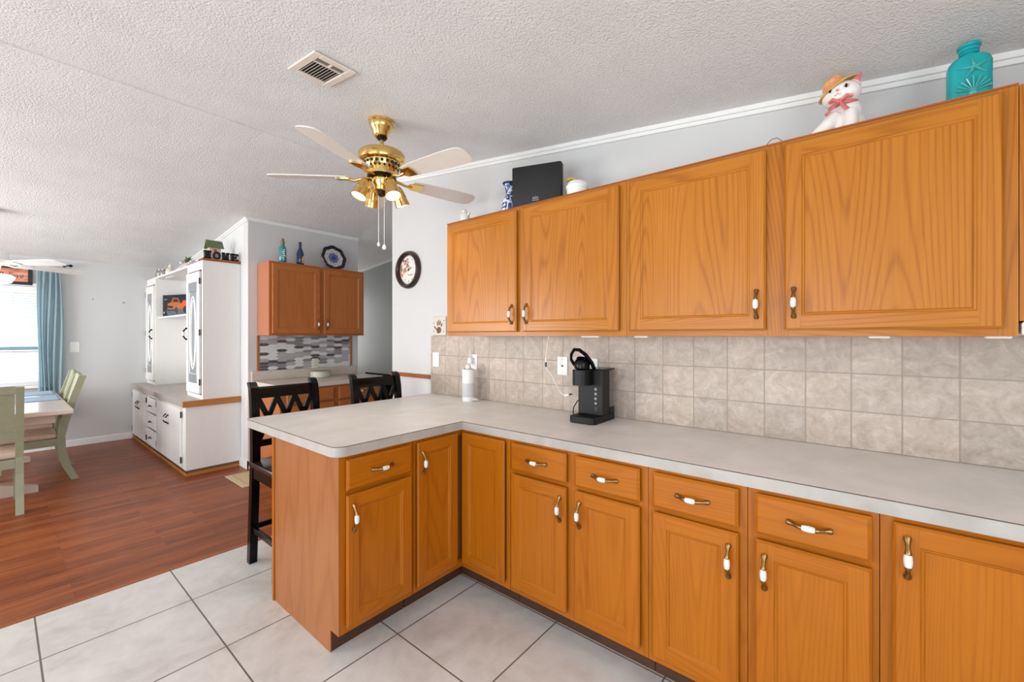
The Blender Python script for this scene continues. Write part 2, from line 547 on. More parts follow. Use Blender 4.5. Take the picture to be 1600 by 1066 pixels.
# crown, baseboards, chair rail
def slope_trim(xa, xb, y0, y1, h, mat, name='trim'):
    m = MB()
    n = [xa] + ([XR] if xa < XR < xb else []) + [xb]
    for a, b in zip(n[:-1], n[1:]):
        m.prism([(a, cz(a) - h), (b, cz(b) - h), (b, cz(b) + .005), (a, cz(a) + .005)], 'y', y0, y1)
        m.prism([(a, cz(a) - h * .55), (b, cz(b) - h * .55), (b, cz(b) + .005), (a, cz(a) + .005)], 'y', y0 - .012, y0 + .001)
    return struct(name, m, mat)


slope_trim(-3.30, XK, YK - .014, YK, .042, m_white)
slope_trim(XL, -4.93, 1.656, 1.67, .036, m_white)
m = MB(); zc_ = cz(-4.94); m.box(-4.94, -4.926, 1.657, 2.93, zc_ - .034, zc_ + .01); struct('trim', m, m_white)
slope_trim(XL, -3.31, 3.836, 3.85, .03, m_white)
m = MB(); m.box(XL, XL + .014, YB, 1.18, 0, .085, bev=.004); struct('baseboard_dining', m, m_white)
m = MB(); m.box(-5.148, -4.926, 1.656, 1.67, 0, .085); m.box(-4.94, -4.926, 1.657, 1.742, 0, .085); struct('baseboard_nook', m, m_white)
m = MB(); m.box(-3.303, -2.76, YK - .014, YK, 0, .085); struct('baseboard_kitchen', m, m_white)
m = MB(); m.box(XL, -3.31, 3.836, 3.85, 0, .085); struct('baseboard_hall', m, m_white)
m = MB(); m.box(-3.318, -2.752, YK - .016, YK, 1.034, 1.068, bev=.004); m.box(-3.318, -3.3035, YK, YK + .12, 1.034, 1.068); struct('trim', m, oak_dk)
# backsplash
m = MB(); m.box(-2.747, XK, YK - .012, YK, .9195, 1.394); struct('trim_backsplash', m, m_splash)

# dining window
m = MB()
y0, y1, z0, z1 = -1.15, .38, .8, 1.985
fr = m
for a in ((y0, y1, z0, z0 + .04), (y0, y1, z1 - .04, z1), (y0, y0 + .04, z0, z1), (y1 - .035, y1, z0, z1)):
    fr.box(XL - .11, XL - .05, *a)
w1 = struct('window_1', m, m_white)
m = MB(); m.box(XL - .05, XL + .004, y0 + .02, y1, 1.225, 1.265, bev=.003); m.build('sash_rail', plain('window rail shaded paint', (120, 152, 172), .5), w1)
m = MB(); m.box(XL - .095, XL - .091, y0 + .03, y1 - .03, z0 + .03, z1 - .03); m.build('window_pane', pane_m, w1)
m = MB(); m.box(XL - .05, XL + .05, y0 - .04, y1 + .02, z0 - .035, z0, bev=.006); m.build('window_sill', m_white, w1)
m = MB()
for a in ((y0 - .05, y1 + .012, z1, z1 + .035),):
    m.box(XL, XL + .02, *a)
m.build('window_casing', m_white, w1)
bl = thing('window_blind', 'white horizontal slat blind lowered across the dining window', 'blind', (XL - .025, -.385, 1.985))
m = MB(); m.box(-.025, .025, -.73, .73, -.06, -.003, bev=.003); m.build('headrail', m_white, bl)
m = MB()
k = 0; z = -.085
while z > -1.15:
    if not (1.985 + z > 1.22 and 1.985 + z < 1.27):
        m.X = Matrix.Translation((0, 0, z)) @ Matrix.Rotation(R(42), 4, 'Y')
        m.box(-.0155, .0155, -.72, .72, -.0008, .0008)
    z -= .029
m.X = Matrix(); m.build('slats', slat_m, bl)
m = MB()
for y in (-.5, 0, .5): m.box(.012, .0135, y - .004, y + .004, -1.15, -.06)
m.build('ladder_cord', m_white, bl)

# frames of unseen openings, added behind the camera to let fill light in
for nm, ax, ranges in (('added_window_2', 'x', (-6.9, -4.3, .7, 2.1)), ('added_door_1', 'x', (-2.8, .4, .02, 2.2)), ('added_window_3', 'y', (-1.65, .95, .75, 2.25))):
    a, b, c, d = ranges; m = MB()
    for (p, q, r_, s_) in ((a, b, c, c + .05), (a, b, d - .05, d), (a, a + .05, c, d), (b - .05, b, c, d), ((a + b) / 2 - .03, (a + b) / 2 + .03, c, d)):
        if ax == 'x': m.box(p, q, YB - .09, YB - .03, r_, s_)
        else: m.box(XK + .03, XK + .09, p, q, r_, s_)
    struct(nm, m, m_white)


# ------------------------------------------------------------------ cabinets
def pull_mesh():
    m = MB()
    zs = [(-.058, -.002, .0065), (-.052, -.005, .0075), (-.046, -.009, .0055), (-.037, -.018, .0042), (-.028, -.024, .0045), (-.021, -.0265, .0062), (-.018, -.027, .0064),
          (-.0175, -.027, .0075), (-.010, -.027, .0092), (0, -.027, .0098), (.010, -.027, .0092), (.0175, -.027, .0075),
          (.018, -.027, .0064), (.021, -.0265, .0062), (.028, -.024, .0045), (.037, -.018, .0042), (.046, -.009, .0055), (.052, -.005, .0075), (.058, -.002, .0065)]
    ms = [0] * 7 + [1] * 4 + [0] * 7
    m.tube([(0, y, z) for z, y, r in zs], [r * (1.3 if a_ < 7 or a_ > 11 else 1.08) for a_, (z, y, r) in enumerate(zs)], n=10, ms=ms)
    return m.mesh('handle', [antique, ceramic])


PULL = pull_mesh()


def handle(parent, x, y, z, horiz=False, mesh=None, sc=1.0):
    o = bpy.data.objects.new('handle', mesh or PULL); COL.objects.link(o); o.parent = parent
    o.location = (x, y, z); o.rotation_euler = (0, R(90) if horiz else 0, 0); o.scale = (sc, sc, sc)
    o['label'] = 'brass pull with white ceramic grip' if mesh is None else 'black pull with white ceramic grip'
    return o


def door_mb(w, h, t=.022, st=.056, b=.007, rec=.009, sl=.012):
    m = MB(); F = -t
    def ring(i, y): return [(i, y, i), (w - i, y, i), (w - i, y, h - i), (i, y, h - i)]
    def band(a, c, mats):
        vs = a + c
        for k in range(4): m.add(vs, [(k, (k + 1) % 4, (k + 1) % 4 + 4, k + 4)], mats[k])
    HV = (1, 0, 1, 0)
    band(ring(.005, 0), ring(.005, F + b + .008), HV); band(ring(.005, F + b + .008), ring(0, F + b + .004), HV); band(ring(0, F + b + .004), ring(0, F + b), HV); band(ring(0, F + b), ring(b, F), HV)
    m.quad((b, F, b), (st, F, b), (st, F, h - b), (b, F, h - b), 0)
    m.quad((w - st, F, b), (w - b, F, b), (w - b, F, h - b), (w - st, F, h - b), 0)
    m.quad((st, F, b), (w - st, F, b), (w - st, F, st), (st, F, st), 1)
    m.quad((st, F, h - st), (w - st, F, h - st), (w - st, F, h - b), (st, F, h - b), 1)
    band(ring(st, F), ring(st + sl * .35, F + rec * .45), HV)
    band(ring(st + sl * .35, F + rec * .45), ring(st + sl * .65, F + rec * .5), HV)
    band(ring(st + sl * .65, F + rec * .5), ring(st + sl, F + rec), HV)
    r = ring(st + sl, F + rec); m.quad(*r, 0)
    r = ring(.005, 0); m.quad(*r[::-1], 0)
    return m


def drawer_mb(w, h, t=.022, b=.010):
    m = MB(); F = -t
    def ring(i, y): return [(i, y, i), (w - i, y, i), (w - i, y, h - i), (i, y, h - i)]
    a = [ring(.005, 0), ring(.005, F + b * .8 + .006), ring(0, F + b * .8 + .003), ring(0, F + b * .8), ring(b * .9, F + .001), ring(b * 1.1, F)]
    for p, q in zip(a[:-1], a[1:]):
        for k in range(4): m.add(p + q, [(k, (k + 1) % 4, (k + 1) % 4 + 4, k + 4)], 0)
    m.quad(*a[-1], 0); m.quad(*a[0][::-1], 0)
    return m


def add_door(par, x, z, w, h, hx=None, hz=None, y=-.0035, mats=None, rotz=0, pull=None, sc=1.0):
    d = door_mb(w, h).build('door', mats or [oak_v, oak_h], par, (x, y, z), (0, 0, R(rotz)))
    if hx is not None: handle(d, hx, -.0215, hz, False, pull, sc)
    return d


def add_drawer(par, x, z, w, h, y=-.0035, mats=None, pull=None):
    d = drawer_mb(w, h).build('drawer', mats or oak_h, par, (x, y, z))
    handle(d, w / 2, -.0215, h / 2, True, pull)
    return d


def frame_mb(w, z0, z1, stiles, rails, t=.019):
    """face frame in local xz, front at y=0"""
    m = MB()
    for (a, b) in stiles: m.box(a, b, 0, t, z0, z1, 0)
    for (a, b, c, d) in rails: m.box(a, b, .0004, t, c, d, 1)
    return m


ZT = .874   # carcass top
DZ0, DZ1, RZ0, RZ1 = .132, .703, .722, .858


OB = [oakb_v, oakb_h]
toe_m = plain('toe kick painted in shade', (72, 42, 22), .6, var=.15)  # shade below the cabinet fronts painted into the toe kick colour


def base_unit(label, loc, rotz, w, cols, depth=.60, seed=None):
    """cols: list of (x0, x1, kind, hinge) kind 'dd' = drawer over door"""
    t = thing('base_cabinet', label, 'cabinet', loc, rotz, 'honey oak base cabinets')
    m = MB(); m.box(.001, w - .001, .0195, depth, .1, ZT); m.build('carcass', veneer, t)
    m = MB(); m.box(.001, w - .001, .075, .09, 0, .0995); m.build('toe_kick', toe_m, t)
    xs = [0.0005] + [v for c in cols for v in (c[0] + .012, c[1] - .012)] + [w - .0005]
    st = [(xs[i], xs[i + 1]) for i in range(0, len(xs), 2)]
    rails = []
    for c in cols:
        a, b = c[0] + .012, c[1] - .012
        rails += [(a, b, .1, .145), (a, b, .845, ZT), (a, b, .69, .735)]
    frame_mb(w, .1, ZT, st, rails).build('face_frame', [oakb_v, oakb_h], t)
    for c in cols:
        a, b, kind, hs = c
        if kind == 'dd':
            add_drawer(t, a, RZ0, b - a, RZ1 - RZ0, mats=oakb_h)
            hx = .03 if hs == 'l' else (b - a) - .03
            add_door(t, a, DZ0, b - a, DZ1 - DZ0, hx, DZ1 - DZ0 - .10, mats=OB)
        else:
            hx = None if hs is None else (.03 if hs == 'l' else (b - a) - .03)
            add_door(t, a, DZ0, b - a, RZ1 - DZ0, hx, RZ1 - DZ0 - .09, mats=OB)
    return t


YF, XF = 1.661, -1.727     # face frame planes
# peninsula end cabinet: faces +x; local x -> world +y
pe = base_unit('narrow oak base cabinet at the free end of the peninsula, drawer over one door', (XF, .936, 0), 90, .385, [(.022, .366, 'dd', 'l')], depth=.655)
# its finished end panel (facing the camera) with notched toe kick and edge strip
m = MB(); m.prism([(-.66, 0), (-.07, 0), (-.07, .1), (0.0, .1), (0.0, ZT), (-.66, ZT)], 'y', -.004, .0005)
ep = m.build('end_panel', veneer, pe, (0, 0, 0), (0, 0, R(-90)))
ep['label'] = 'pinkish oak veneer end panel'
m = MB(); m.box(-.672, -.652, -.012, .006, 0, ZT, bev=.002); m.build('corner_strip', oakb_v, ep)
# corner cabinet (L-shaped) with a two-leaf door
t = thing('base_cabinet', 'L-shaped oak corner base cabinet with two doors meeting in the inner corner', 'cabinet', (XF, YF, 0), 0, 'honey oak base cabinets')
cc = t
m = MB(); m.prism([(.355, .02), (-.02, .02), (-.02, -.335), (-.655, -.335), (-.655, .62), (.355, .62)], 'z', .1, ZT); m.build('carcass', veneer, t)
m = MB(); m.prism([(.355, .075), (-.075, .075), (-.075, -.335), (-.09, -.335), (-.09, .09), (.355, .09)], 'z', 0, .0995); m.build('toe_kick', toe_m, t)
m = MB()
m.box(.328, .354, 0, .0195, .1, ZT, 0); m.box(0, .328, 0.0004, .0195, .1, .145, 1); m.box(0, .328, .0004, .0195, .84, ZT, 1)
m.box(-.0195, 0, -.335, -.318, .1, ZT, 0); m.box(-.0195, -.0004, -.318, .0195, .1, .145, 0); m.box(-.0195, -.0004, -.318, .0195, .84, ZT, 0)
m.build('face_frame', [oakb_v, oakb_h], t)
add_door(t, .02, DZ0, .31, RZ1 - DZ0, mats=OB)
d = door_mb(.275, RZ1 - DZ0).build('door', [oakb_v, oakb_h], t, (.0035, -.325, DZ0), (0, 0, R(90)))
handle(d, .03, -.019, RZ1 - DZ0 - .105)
x0 = XF + .356
base_unit('oak base cabinet right of the inner corner, two drawers over two doors', (x0, YF, 0), 0, -.654 - x0,
          [(-1.352 - x0, -1.028 - x0, 'dd', 'r'), (-.985 - x0, -.682 - x0, 'dd', 'l')], depth=.62)
base_unit('single oak base cabinet in the middle of the run, door pull on its right', (-.653, YF, 0), 0, .353, [(.022, .328, 'dd', 'r')], depth=.62)
base_unit('single oak base cabinet, second from right of the photo, door pull on its left', (-.299, YF, 0), 0, .346, [(.024, .329, 'dd', 'l')], depth=.62)
base_unit('tall-door oak base cabinet at the right edge of the photo, without a drawer', (.048, YF, 0), 0, .53, [(.028, .50, 'd', 'l')], depth=.62)

# ------------------------------------------------------------------ L-shaped countertop
ct = thing('countertop', 'L-shaped marbled beige laminate countertop over the oak base cabinets', 'countertop', (-1.703, 1.637, 0))
ZC = .919


def arc(cx, cy, r, a0, a1, n=7):
    return [(cx + r * math.cos(R(a0 + (a1 - a0) * i / n)), cy + r * math.sin(R(a0 + (a1 - a0) * i / n))) for i in range(n + 1)]


ox, oy = -1.703, 1.637
pts = [(0.9, 1.637), (-1.703, 1.637)]
pts += arc(-1.703 - .055, .905 + .055, .055, 0, -90)
pts += arc(-2.72 + .045, .905 + .045, .045, -90, -180)
pts += [(-2.72, 2.286), (.9, 2.286)]
pts = [(x - ox, y - oy) for x, y in pts]
m = MB(); n = len(pts)
m.add([(x, y, ZC) for x, y in pts], [tuple(range(n))]); m.add([(x, y, ZC - .044) for x, y in pts], [tuple(range(n))]); 
m.build('slab', lam_top, ct)
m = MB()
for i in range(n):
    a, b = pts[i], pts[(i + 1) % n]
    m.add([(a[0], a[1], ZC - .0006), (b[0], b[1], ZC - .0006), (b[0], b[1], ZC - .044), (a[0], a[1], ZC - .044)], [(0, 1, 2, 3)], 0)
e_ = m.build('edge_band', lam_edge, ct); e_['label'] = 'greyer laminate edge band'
m = MB(); m.tube([(x, y, ZC - .0006) for x, y in pts[:-1]], .0016, 6); m.build('seam', seam_m, ct)


# ------------------------------------------------------------------ upper cabinets
UZ0, UZ1 = 1.393, 2.163


def upper_unit(label, x0, x1, doors, group, end_door=False):
    w = x1 - x0
    t = thing('wall_cabinet', label, 'cabinet', (x0, 1.985, 0), 0, group)
    m = MB(); m.box(.0008, w - .0008, .0195, .30, UZ0 + .004, UZ1); m.build('carcass', oak_v, t)
    xs = [0.0] + [v for d in doors for v in (d[0] - x0 + .012, d[1] - x0 - .012)] + [w]
    st = [(xs[i], xs[i + 1]) for i in range(0, len(xs), 2)]
    rl = []
    for d in doors:
        a, b = d[0] - x0 + .012, d[1] - x0 - .012
        rl += [(a, b, UZ0, UZ0 + .035), (a, b, UZ1 - .03, UZ1)]
    frame_mb(w, UZ0, UZ1, st, rl).build('face_frame', [oak_v, oak_h], t)
    for a, b, hs in doors:
        add_door(t, a - x0, 1.418, b - a, 2.148 - 1.418, .032 if hs == 'l' else b - a - .032, .105)
    m = MB(); m.box(-.003, w, -.004, .012, UZ1, UZ1 + .006); m.build('top_edge', oak_dk, t)
    if end_door:
        d = door_mb(.285, .70).build('door', [oak_v, oak_h], t, (0, .302, 1.42), (0, 0, R(-90)))
        handle(d, .032, -.019, .105)
    return t


upper_unit('left oak wall cabinet under the black case, doors with facing pulls', -2.205, -.892, [(-2.187, -1.578, 'r'), (-1.530, -.925, 'l')], 'honey oak wall cabinets', True)
upper_unit('right oak wall cabinet under the cat figurine and teal bottle', -.891, .378, [(-.868, -.290, 'r'), (-.227, .346, 'l')], 'honey oak wall cabinets')
t = thing('wall_cabinet', 'sliver of oak wall cabinet cut off by the right edge of the photo', 'cabinet', (.380, 1.985, 0), 0, 'honey oak wall cabinets')
m = MB(); m.box(0, .7, .0195, .30, 1.44, UZ1); m.build('carcass', oak_v, t)
frame_mb(.7, 1.44, UZ1, [(0, .03), (.67, .7)], [(.03, .67, 1.44, 1.475), (.03, .67, UZ1 - .03, UZ1)]).build('face_frame', [oak_v, oak_h], t)
add_door(t, .018, 1.46, .66, .69, .63, .1)
rh = thing('range_hood', 'edge of a white appliance hood under the cabinet at the right border', 'hood', (.385, 1.98, 1.395))
m = MB(); m.box(0, .7, 0, .3, 0, .0435, bev=.006); m.build('hood_shell', plastic_w, rh)
# under-cabinet light bars
ub = None
for i, (xa, xb, lb) in enumerate([(-1.18, -1.07, 'white light bar under the wall cabinet above the coffee maker'), (-.875, -.805, 'white light bar under the seam between the wall cabinets'),
                                  (.028, .088, 'white light bar under the large right wall cabinet door'), (.318, .376, 'white light bar at the far right end under the wall cabinets')]):
    t = tag(MB().box(0, xb - xa, 0, .03, 0, .011, bev=.003).build('light_bar', led_m, None, (xa, 2.035, UZ0 - .0115)), lb, 'light', 'under-cabinet light bars')
    t.location.z = UZ0 - .0075


# ------------------------------------------------------------------ kitchen ceiling fan
FX, FY = -2.24, 1.485
FZC = cz(FX)
fan = thing('ceiling_fan', 'brass ceiling fan with five almond blades and four lit spotlights above the peninsula', 'ceiling fan', (FX, FY, FZC))
m = MB(); m.X = Matrix.Rotation(math.atan(.113), 4, 'Y')
m.lathe([(.078, .004), (.078, -.012), (.072, -.018), (.074, -.028), (.066, -.05), (.052, -.066), (.047, -.085), (.040, -.096), (.030, -.104), (.014, -.112), (.0, -.112)], 32, caps=True)
m.build('canopy', brass, fan)
m = MB(); m.lathe([(.032, -.098), (.034, -.106), (.024, -.118), (.012, -.12)], 20); m.build('canopy_collar', plain('dark bronze', (60, 42, 24), .3, .8), fan)
m = MB(); m.tube([(0, 0, -.1), (0, 0, -.22)], .0115, 14); m.build('downrod', plain('aged brass rod', (196, 172, 128), .35, 1), fan)
zb = 2.338 - FZC
DZ = -.028
m = MB(); m.X = Matrix.Translation((0, 0, DZ)); m.lathe([(.012, -.155), (.05, -.158), (.10, -.164), (.128, -.172), (.136, -.182), (.137, -.212), (.133, -.225), (.120, -.232), (.108, -.234)], 40, caps=False)
m.lathe([(.108, -.234), (.104, -.262), (.088, -.283), (.084, -.29)], 40, caps=False)
m.lathe([(.084, -.29), (.082, -.315), (0, -.315)], 32, caps=False)
mo = m.build('motor_housing', brass, fan)
m = MB()
for k in range(22):
    for j, (rr, zz, s_) in enumerate(((.1065, -.249, .0095), (.0965, -.270, .0075))):
        a = 2 * math.pi * (k + .5 * j) / 22
        m.X = Matrix.Translation((rr * math.cos(a), rr * math.sin(a), zz + DZ)) @ Matrix.Rotation(a, 4, 'Z') @ Matrix.Rotation(R(90 + (8 if j == 0 else 35)), 4, 'Y')
        m.lathe([(s_, -.003), (s_, .003), (0, .003)], 10)
m.build('vent_holes', black_matte, mo)
m = MB(); m.X = Matrix.Translation((0, 0, DZ + .006)); m.lathe([(.07, -.312), (.086, -.316), (.086, -.336), (.07, -.339), (0, -.339)], 32); m.build('flywheel', black_gloss, fan)
m = MB(); m.lathe([(.06, -.338), (.062, -.345), (.058, -.395), (.05, -.405), (.047, -.43), (.03, -.436), (0, -.436)], 28, caps=False); m.build('switch_housing', brass, fan)
m = MB(); m.lathe([(.026, -.434), (.026, -.45), (.016, -.46), (0, -.462)], 18); m.build('finial', plain('dark bronze finial', (70, 50, 30), .3, .8), fan)


def blade_mesh():
    m = MB()
    out = [(.20, .045), (.26, .055), (.36, .062), (.48, .068), (.58, .070), (.625, .066), (.65, .052), (.66, .03), (.662, 0)]
    poly = [(x, -y) for x, y in out] + [(x, y) for x, y in out[::-1][1:]]
    m.prism(poly, 'z', -.003, .003)
    return m.mesh('blade', fan_blade)


def iron_mesh():
    m = MB()
    m.tube([(.07, 0, .004), (.12, 0, -.004), (.16, 0, -.016), (.195, 0, -.008)], [.011, .009, .008, .012], 10)
    poly = [(.175, -.014), (.20, -.036), (.262, -.04), (.27, 0), (.262, .04), (.20, .036), (.175, .014)]
    m.prism(poly, 'z', -.012, -.0035)
    return m.mesh('blade_iron', brass)


bm_, im_ = blade_mesh(), iron_mesh()
for k in range(5):
    a = R(-65 + 72 * k)
    q = (Matrix.Rotation(a, 4, 'Z') @ Matrix.Rotation(R(-12), 4, 'X')).to_euler()
    b = bpy.data.objects.new('blade', bm_); COL.objects.link(b); b.parent = fan; b.location = (0, 0, zb + .012); b.rotation_euler = q
    i = bpy.data.objects.new('blade_iron', im_); COL.objects.link(i); i.parent = b


def shade_mesh():
    m = MB()   # axis +z is the mouth direction
    m.lathe([(.010, -.016), (.022, -.013), (.030, 0), (.034, .02), (.038, .055), (.0395, .06), (.039, .063), (.044, .09), (.0455, .106), (.0425, .106), (.041, .09), (.033, .03), (.0, .02)], 26, caps=False)
    for k in range(18):
        a = 2 * math.pi * k / 18
        m.tube([(.0305 * math.cos(a), .0305 * math.sin(a), .003), (.0385 * math.cos(a), .0385 * math.sin(a), .056)], .0016, 5)
    return m.mesh('spotlight_shade', brass)


sh_ = shade_mesh()
bl_ = MB().lathe([(.012, .03), (.033, .06), (.041, .094), (.034, .103), (0, .106)], 22, caps=False).mesh('bulb', bulb_m)
for k in range(4):
    a = R(263 + 90 * k)
    d = Vector((math.cos(a), math.sin(a), 0))
    mr = MB(); mr.tube([(d * .04)[:], (d * .075 + Vector((0, 0, .012)))[:], (d * .093)[:], (d * .097 + Vector((0, 0, -.018)))[:]], .007, 8)
    arm = mr.build('light_arm', brass, fan, (0, 0, -.375))
    q = (Matrix.Rotation(a, 4, 'Z') @ Matrix.Rotation(R(180 - 24), 4, 'Y')).to_euler()
    s_ = bpy.data.objects.new('spotlight_shade', sh_); COL.objects.link(s_); s_.parent = fan; s_.location = (d * .1 + Vector((0, 0, -.395)))[:]; s_.rotation_euler = q
    u = bpy.data.objects.new('bulb', bl_); COL.objects.link(u); u.parent = s_
    l = bpy.data.lights.new('fan_spotlight', 'SPOT'); l.energy = 2.6; l.color = (1, .90, .76); l.spot_size = R(115); l.spot_blend = .6; l.shadow_soft_size = .03
    lo = bpy.data.objects.new('fan_spotlight', l); COL.objects.link(lo); lo.parent = fan
    dn = (d * math.sin(R(24)) + Vector((0, 0, -math.cos(R(24))))).normalized()
    lo.location = (d * .1 + Vector((0, 0, -.395)) + dn * .118)[:]
    lo.rotation_euler = dn.to_track_quat('-Z', 'Y').to_euler()
for (px_, py_, zt, kind) in ((-.012, -.014, -.745, 0), (.014, .008, -.758, 1)):
    m = MB(); m.tube([(px_, py_, -.44), (px_, py_, zt)], .0016, 6)
    for k in range(30): m.ell((px_, py_, -.56 - k * .0064), .0024, 6)
    if kind: m.lathe([(.003, 0), (.009, -.008), (.0105, -.018), (.007, -.026), (0, -.028)], 12)
    c_ = m.build('pull_chain', plastic_w, fan)
    m = MB(); m.X = Matrix.Translation((px_, py_, zt))
    m.lathe([(.003, .006), (.007, 0), (.0085, -.01), (.006, -.018), (0, -.02)] if not kind else [(.003, .006), (.010, -.004), (.0125, -.014), (.010, -.024), (0, -.028)], 14)
    m.build('chain_pull', plastic_w, c_)

# ------------------------------------------------------------------ ceiling vent
vx, vy = -1.99, .99
ve = thing('ceiling_vent', 'square cream supply air grille in the textured ceiling', 'vent', (vx, vy, cz(vx) - .0005), rot=(0, math.atan(.113), 0))
ve.rotation_euler = (Matrix.Rotation(math.atan(.113), 4, 'Y')).to_euler()
hx, hy, b = .135, .102, .036
m = MB()
for (a, c, d_, e) in ((-hx, hx, -hy, -hy + b), (-hx, hx, hy - b, hy), (-hx, -hx + b, -hy + b, hy - b), (hx - b, hx, -hy + b, hy - b)):
    m.box(a, c, d_, e, -.011, -.001, bev=.003)
m.box(hx - b - .045, hx - b - .037, -hy + b, hy - b, -.010, -.003)
m.box(hx - b - .036, hx - b, -.004, .004, -.012, -.003)
m.build('frame', plain('cream enamel', (226, 216, 206), .4, var=.02), ve)
m = MB(); m.box(-hx + .02, hx - .02, -hy + .02, hy - .02, -.0025, -.0008); m.build('duct_opening', dark_slot, ve)
m = MB()
for k in range(9):
    y = -hy + b + .008 + k * (2 * hy - 2 * b - .012) / 8.4
    m.X = Matrix.Translation((0, y, -.007)) @ Matrix.Rotation(R(40), 4, 'X')
    m.box(-hx + b, hx - b - .045, -.0045, .0045, -.0006, .0006)
for k in range(4):
    x = hx - b - .031 + k * .0085
    m.X = Matrix.Translation((x, 0, -.007)) @ Matrix.Rotation(R(35), 4, 'Y')
    m.box(-.0026, .0026, -hy + b, hy - b, -.0006, .0006)
m.build('louvers', plain('cream enamel louvers', (206, 194, 182), .4, var=.02), ve)

# ------------------------------------------------------------------ things on the kitchen wall and counter
screw_m = plain('screw steel', (170, 166, 160), .4, .7)


def plate(name, label, loc, w, h, kind, rotz=0, mat=None, cat='switch plate', group=None):
    t = thing(name, label, cat, loc, rotz, group)
    m = MB(); m.box(-w / 2, w / 2, -.006, 0, -h / 2, h / 2, bev=.0025); m.build('cover', mat or plastic_w, t)
    m = MB()
    if kind == 'toggle':
        m.box(-.006, .006, -.0065, -.005, -.013, .013); m.box(-.0045, .0045, -.014, -.006, -.001, .011, bev=.001)
        m.build('toggle', mat or plastic_w, t)
    elif kind == 'jack':
        m.X = Matrix.Translation((0, -.005, 0)) @ Matrix.Rotation(R(90), 4, 'X'); m.lathe([(.0075, 0), (.0075, .003), (.004, .003), (.004, .009), (0, .009)], 14)
        m.build('coax_socket', plain('socket metal', (120, 104, 88), .4, .6), t)
    else:
        for z in (-.021, .021):
            m = MB(); m.box(-.0165, .0165, -.0075, -.005, z - .014, z + .014, bev=.0025)
            m.box(-.008, -.0055, -.0079, -.007, z - .003, z + .006, 1); m.box(.0055, .008, -.0079, -.007, z - .003, z + .006, 1)
            m.build('receptacle', [mat or plastic_w, black_matte], t)
    for z in ((-.042, .042) if kind != 'outlet' else (0,)):
        m = MB(); m.X = Matrix.Translation((0, -.0055, z)) @ Matrix.Rotation(R(90), 4, 'X'); m.lathe([(.003, 0), (.003, .0012), (0, .0016)], 8)
        m.build('screw', screw_m, t)
    return t


YT = YK - .012
plate('switch_plate', 'white toggle switch plate at the left end of the tile backsplash', (-2.68, YT, 1.20), .078, .118, 'toggle')
plate('outlet', 'white outlet on the tile backsplash behind the white cylinder speaker', (-2.247, YT, 1.198), .072, .116, 'outlet', cat='outlet')
plate('jack_plate', 'white cable jack plate on the tiles left of the coffee maker', (-1.458, YT, 1.203), .076, .118, 'jack', cat='wall plate')
plate('outlet', 'white outlet half hidden behind the coffee maker lid', (-1.245, YT, 1.2), .072, .116, 'outlet', cat='outlet')
pl = thing('plug_in_freshener', 'clear plug-in night light on the outlet behind the white speaker', 'night light', (-2.262, YT - .008, 1.21))
m = MB(); m.box(-.018, .018, -.03, 0, -.025, .02, bev=.006, seg=2); m.build('body', plastic_w, pl)
m = MB(); m.X = Matrix.Translation((0, -.018, .02)); m.lathe([(.014, 0), (.012, .03), (.007, .06), (.003, .072), (0, .074)], 14); m.build('lens', glassy('translucent lens', (240, 240, 238), .25, .5, .4), pl)

# handprint tile
hp = thing('handprint_tile', 'small white tile with a brown handprint leaning above the backsplash end', 'decoration', (-2.645, YK - .001, 1.396))
m = MB(); m.box(-.082, .082, -.012, 0, 0, .155, bev=.003); m.build('tile', plain('cream glazed tile', (206, 198, 186), .3, var=.02), hp)
m = MB()
def dab(x, z, rx, rz, a=0.0):
    m.X = Matrix.Translation((x, -.0123, z)) @ Matrix.Rotation(R(a), 4, 'Y')
    m.ell((0, 0, 0), (rx, .0008, rz), 14)
dab(0, .045, .030, .026); dab(-.005, .033, .022, .016)
for x, z, rz, a in ((-.018, .098, .022, -8), (-.001, .107, .024, 0), (.016, .102, .022, 8), (.033, .086, .018, 20)): dab(x, z, .0068, rz, a)
dab(-.043, .062, .0065, .024, -48)
m.X = Matrix(); m.build('handprint', plain('brown paint', (104, 58, 36), .5, var=.2, scale=80), hp)
m = MB()
for x, z in ((-.06, .1), (-.062, .035), (.055, .035), (.06, .12)): dab(x, z, .005, .005)
m.X = Matrix(); m.build('dots', plain('dark brown paint', (80, 52, 40), .5), hp)

# wall clock
ck = thing('wall_clock', 'round dark-framed wall clock with a floral face on the kitchen wall', 'clock', (-3.052, YK, 1.972), rot=(R(90), 0, 0))
m = MB(); m.lathe([(.163, 0), (.165, .012), (.160, .030), (.150, .040), (.138, .040), (.128, .030), (.124, .016), (.124, .004)], 56, caps=False); m.build('rim', plain('dark walnut', (48, 30, 24), .3, var=.2), ck)
m = MB(); m.lathe([(.126, .006), (0, .0065)], 48, caps=False); m.build('dial', plain('cream dial', (226, 220, 210), .5, var=.02), ck)
m = MB()
for k, s_ in enumerate(range(1, 13)):
    a = R(90 - 30 * s_)
    if s_ in (9, 10, 11, 12): continue
    text_mb(str(s_), .026, .0004, mb=m, X=Matrix.Translation((.1 * math.cos(a), .1 * math.sin(a), .0078)))
m.build('numerals', plain('numeral grey', (70, 64, 60), .5), ck)
m = MB(); rnd = random.Random(3)
cols = 4
for k in range(34):
    a = R(rnd.uniform(95, 205)); r_ = rnd.uniform(.035, .112)
    m.ell((r_ * math.cos(a), r_ * math.sin(a), .0075), (rnd.uniform(.007, .016), rnd.uniform(.007, .016), .0012), 9, rnd.choice([0, 0, 1, 2, 3]))
m.build('printed_flowers', [plain('rose print', (196, 120, 104), .5), plain('pale rose print', (222, 170, 152), .5), plain('deep red print', (130, 60, 54), .5), plain('leaf print', (122, 124, 92), .5)], ck)
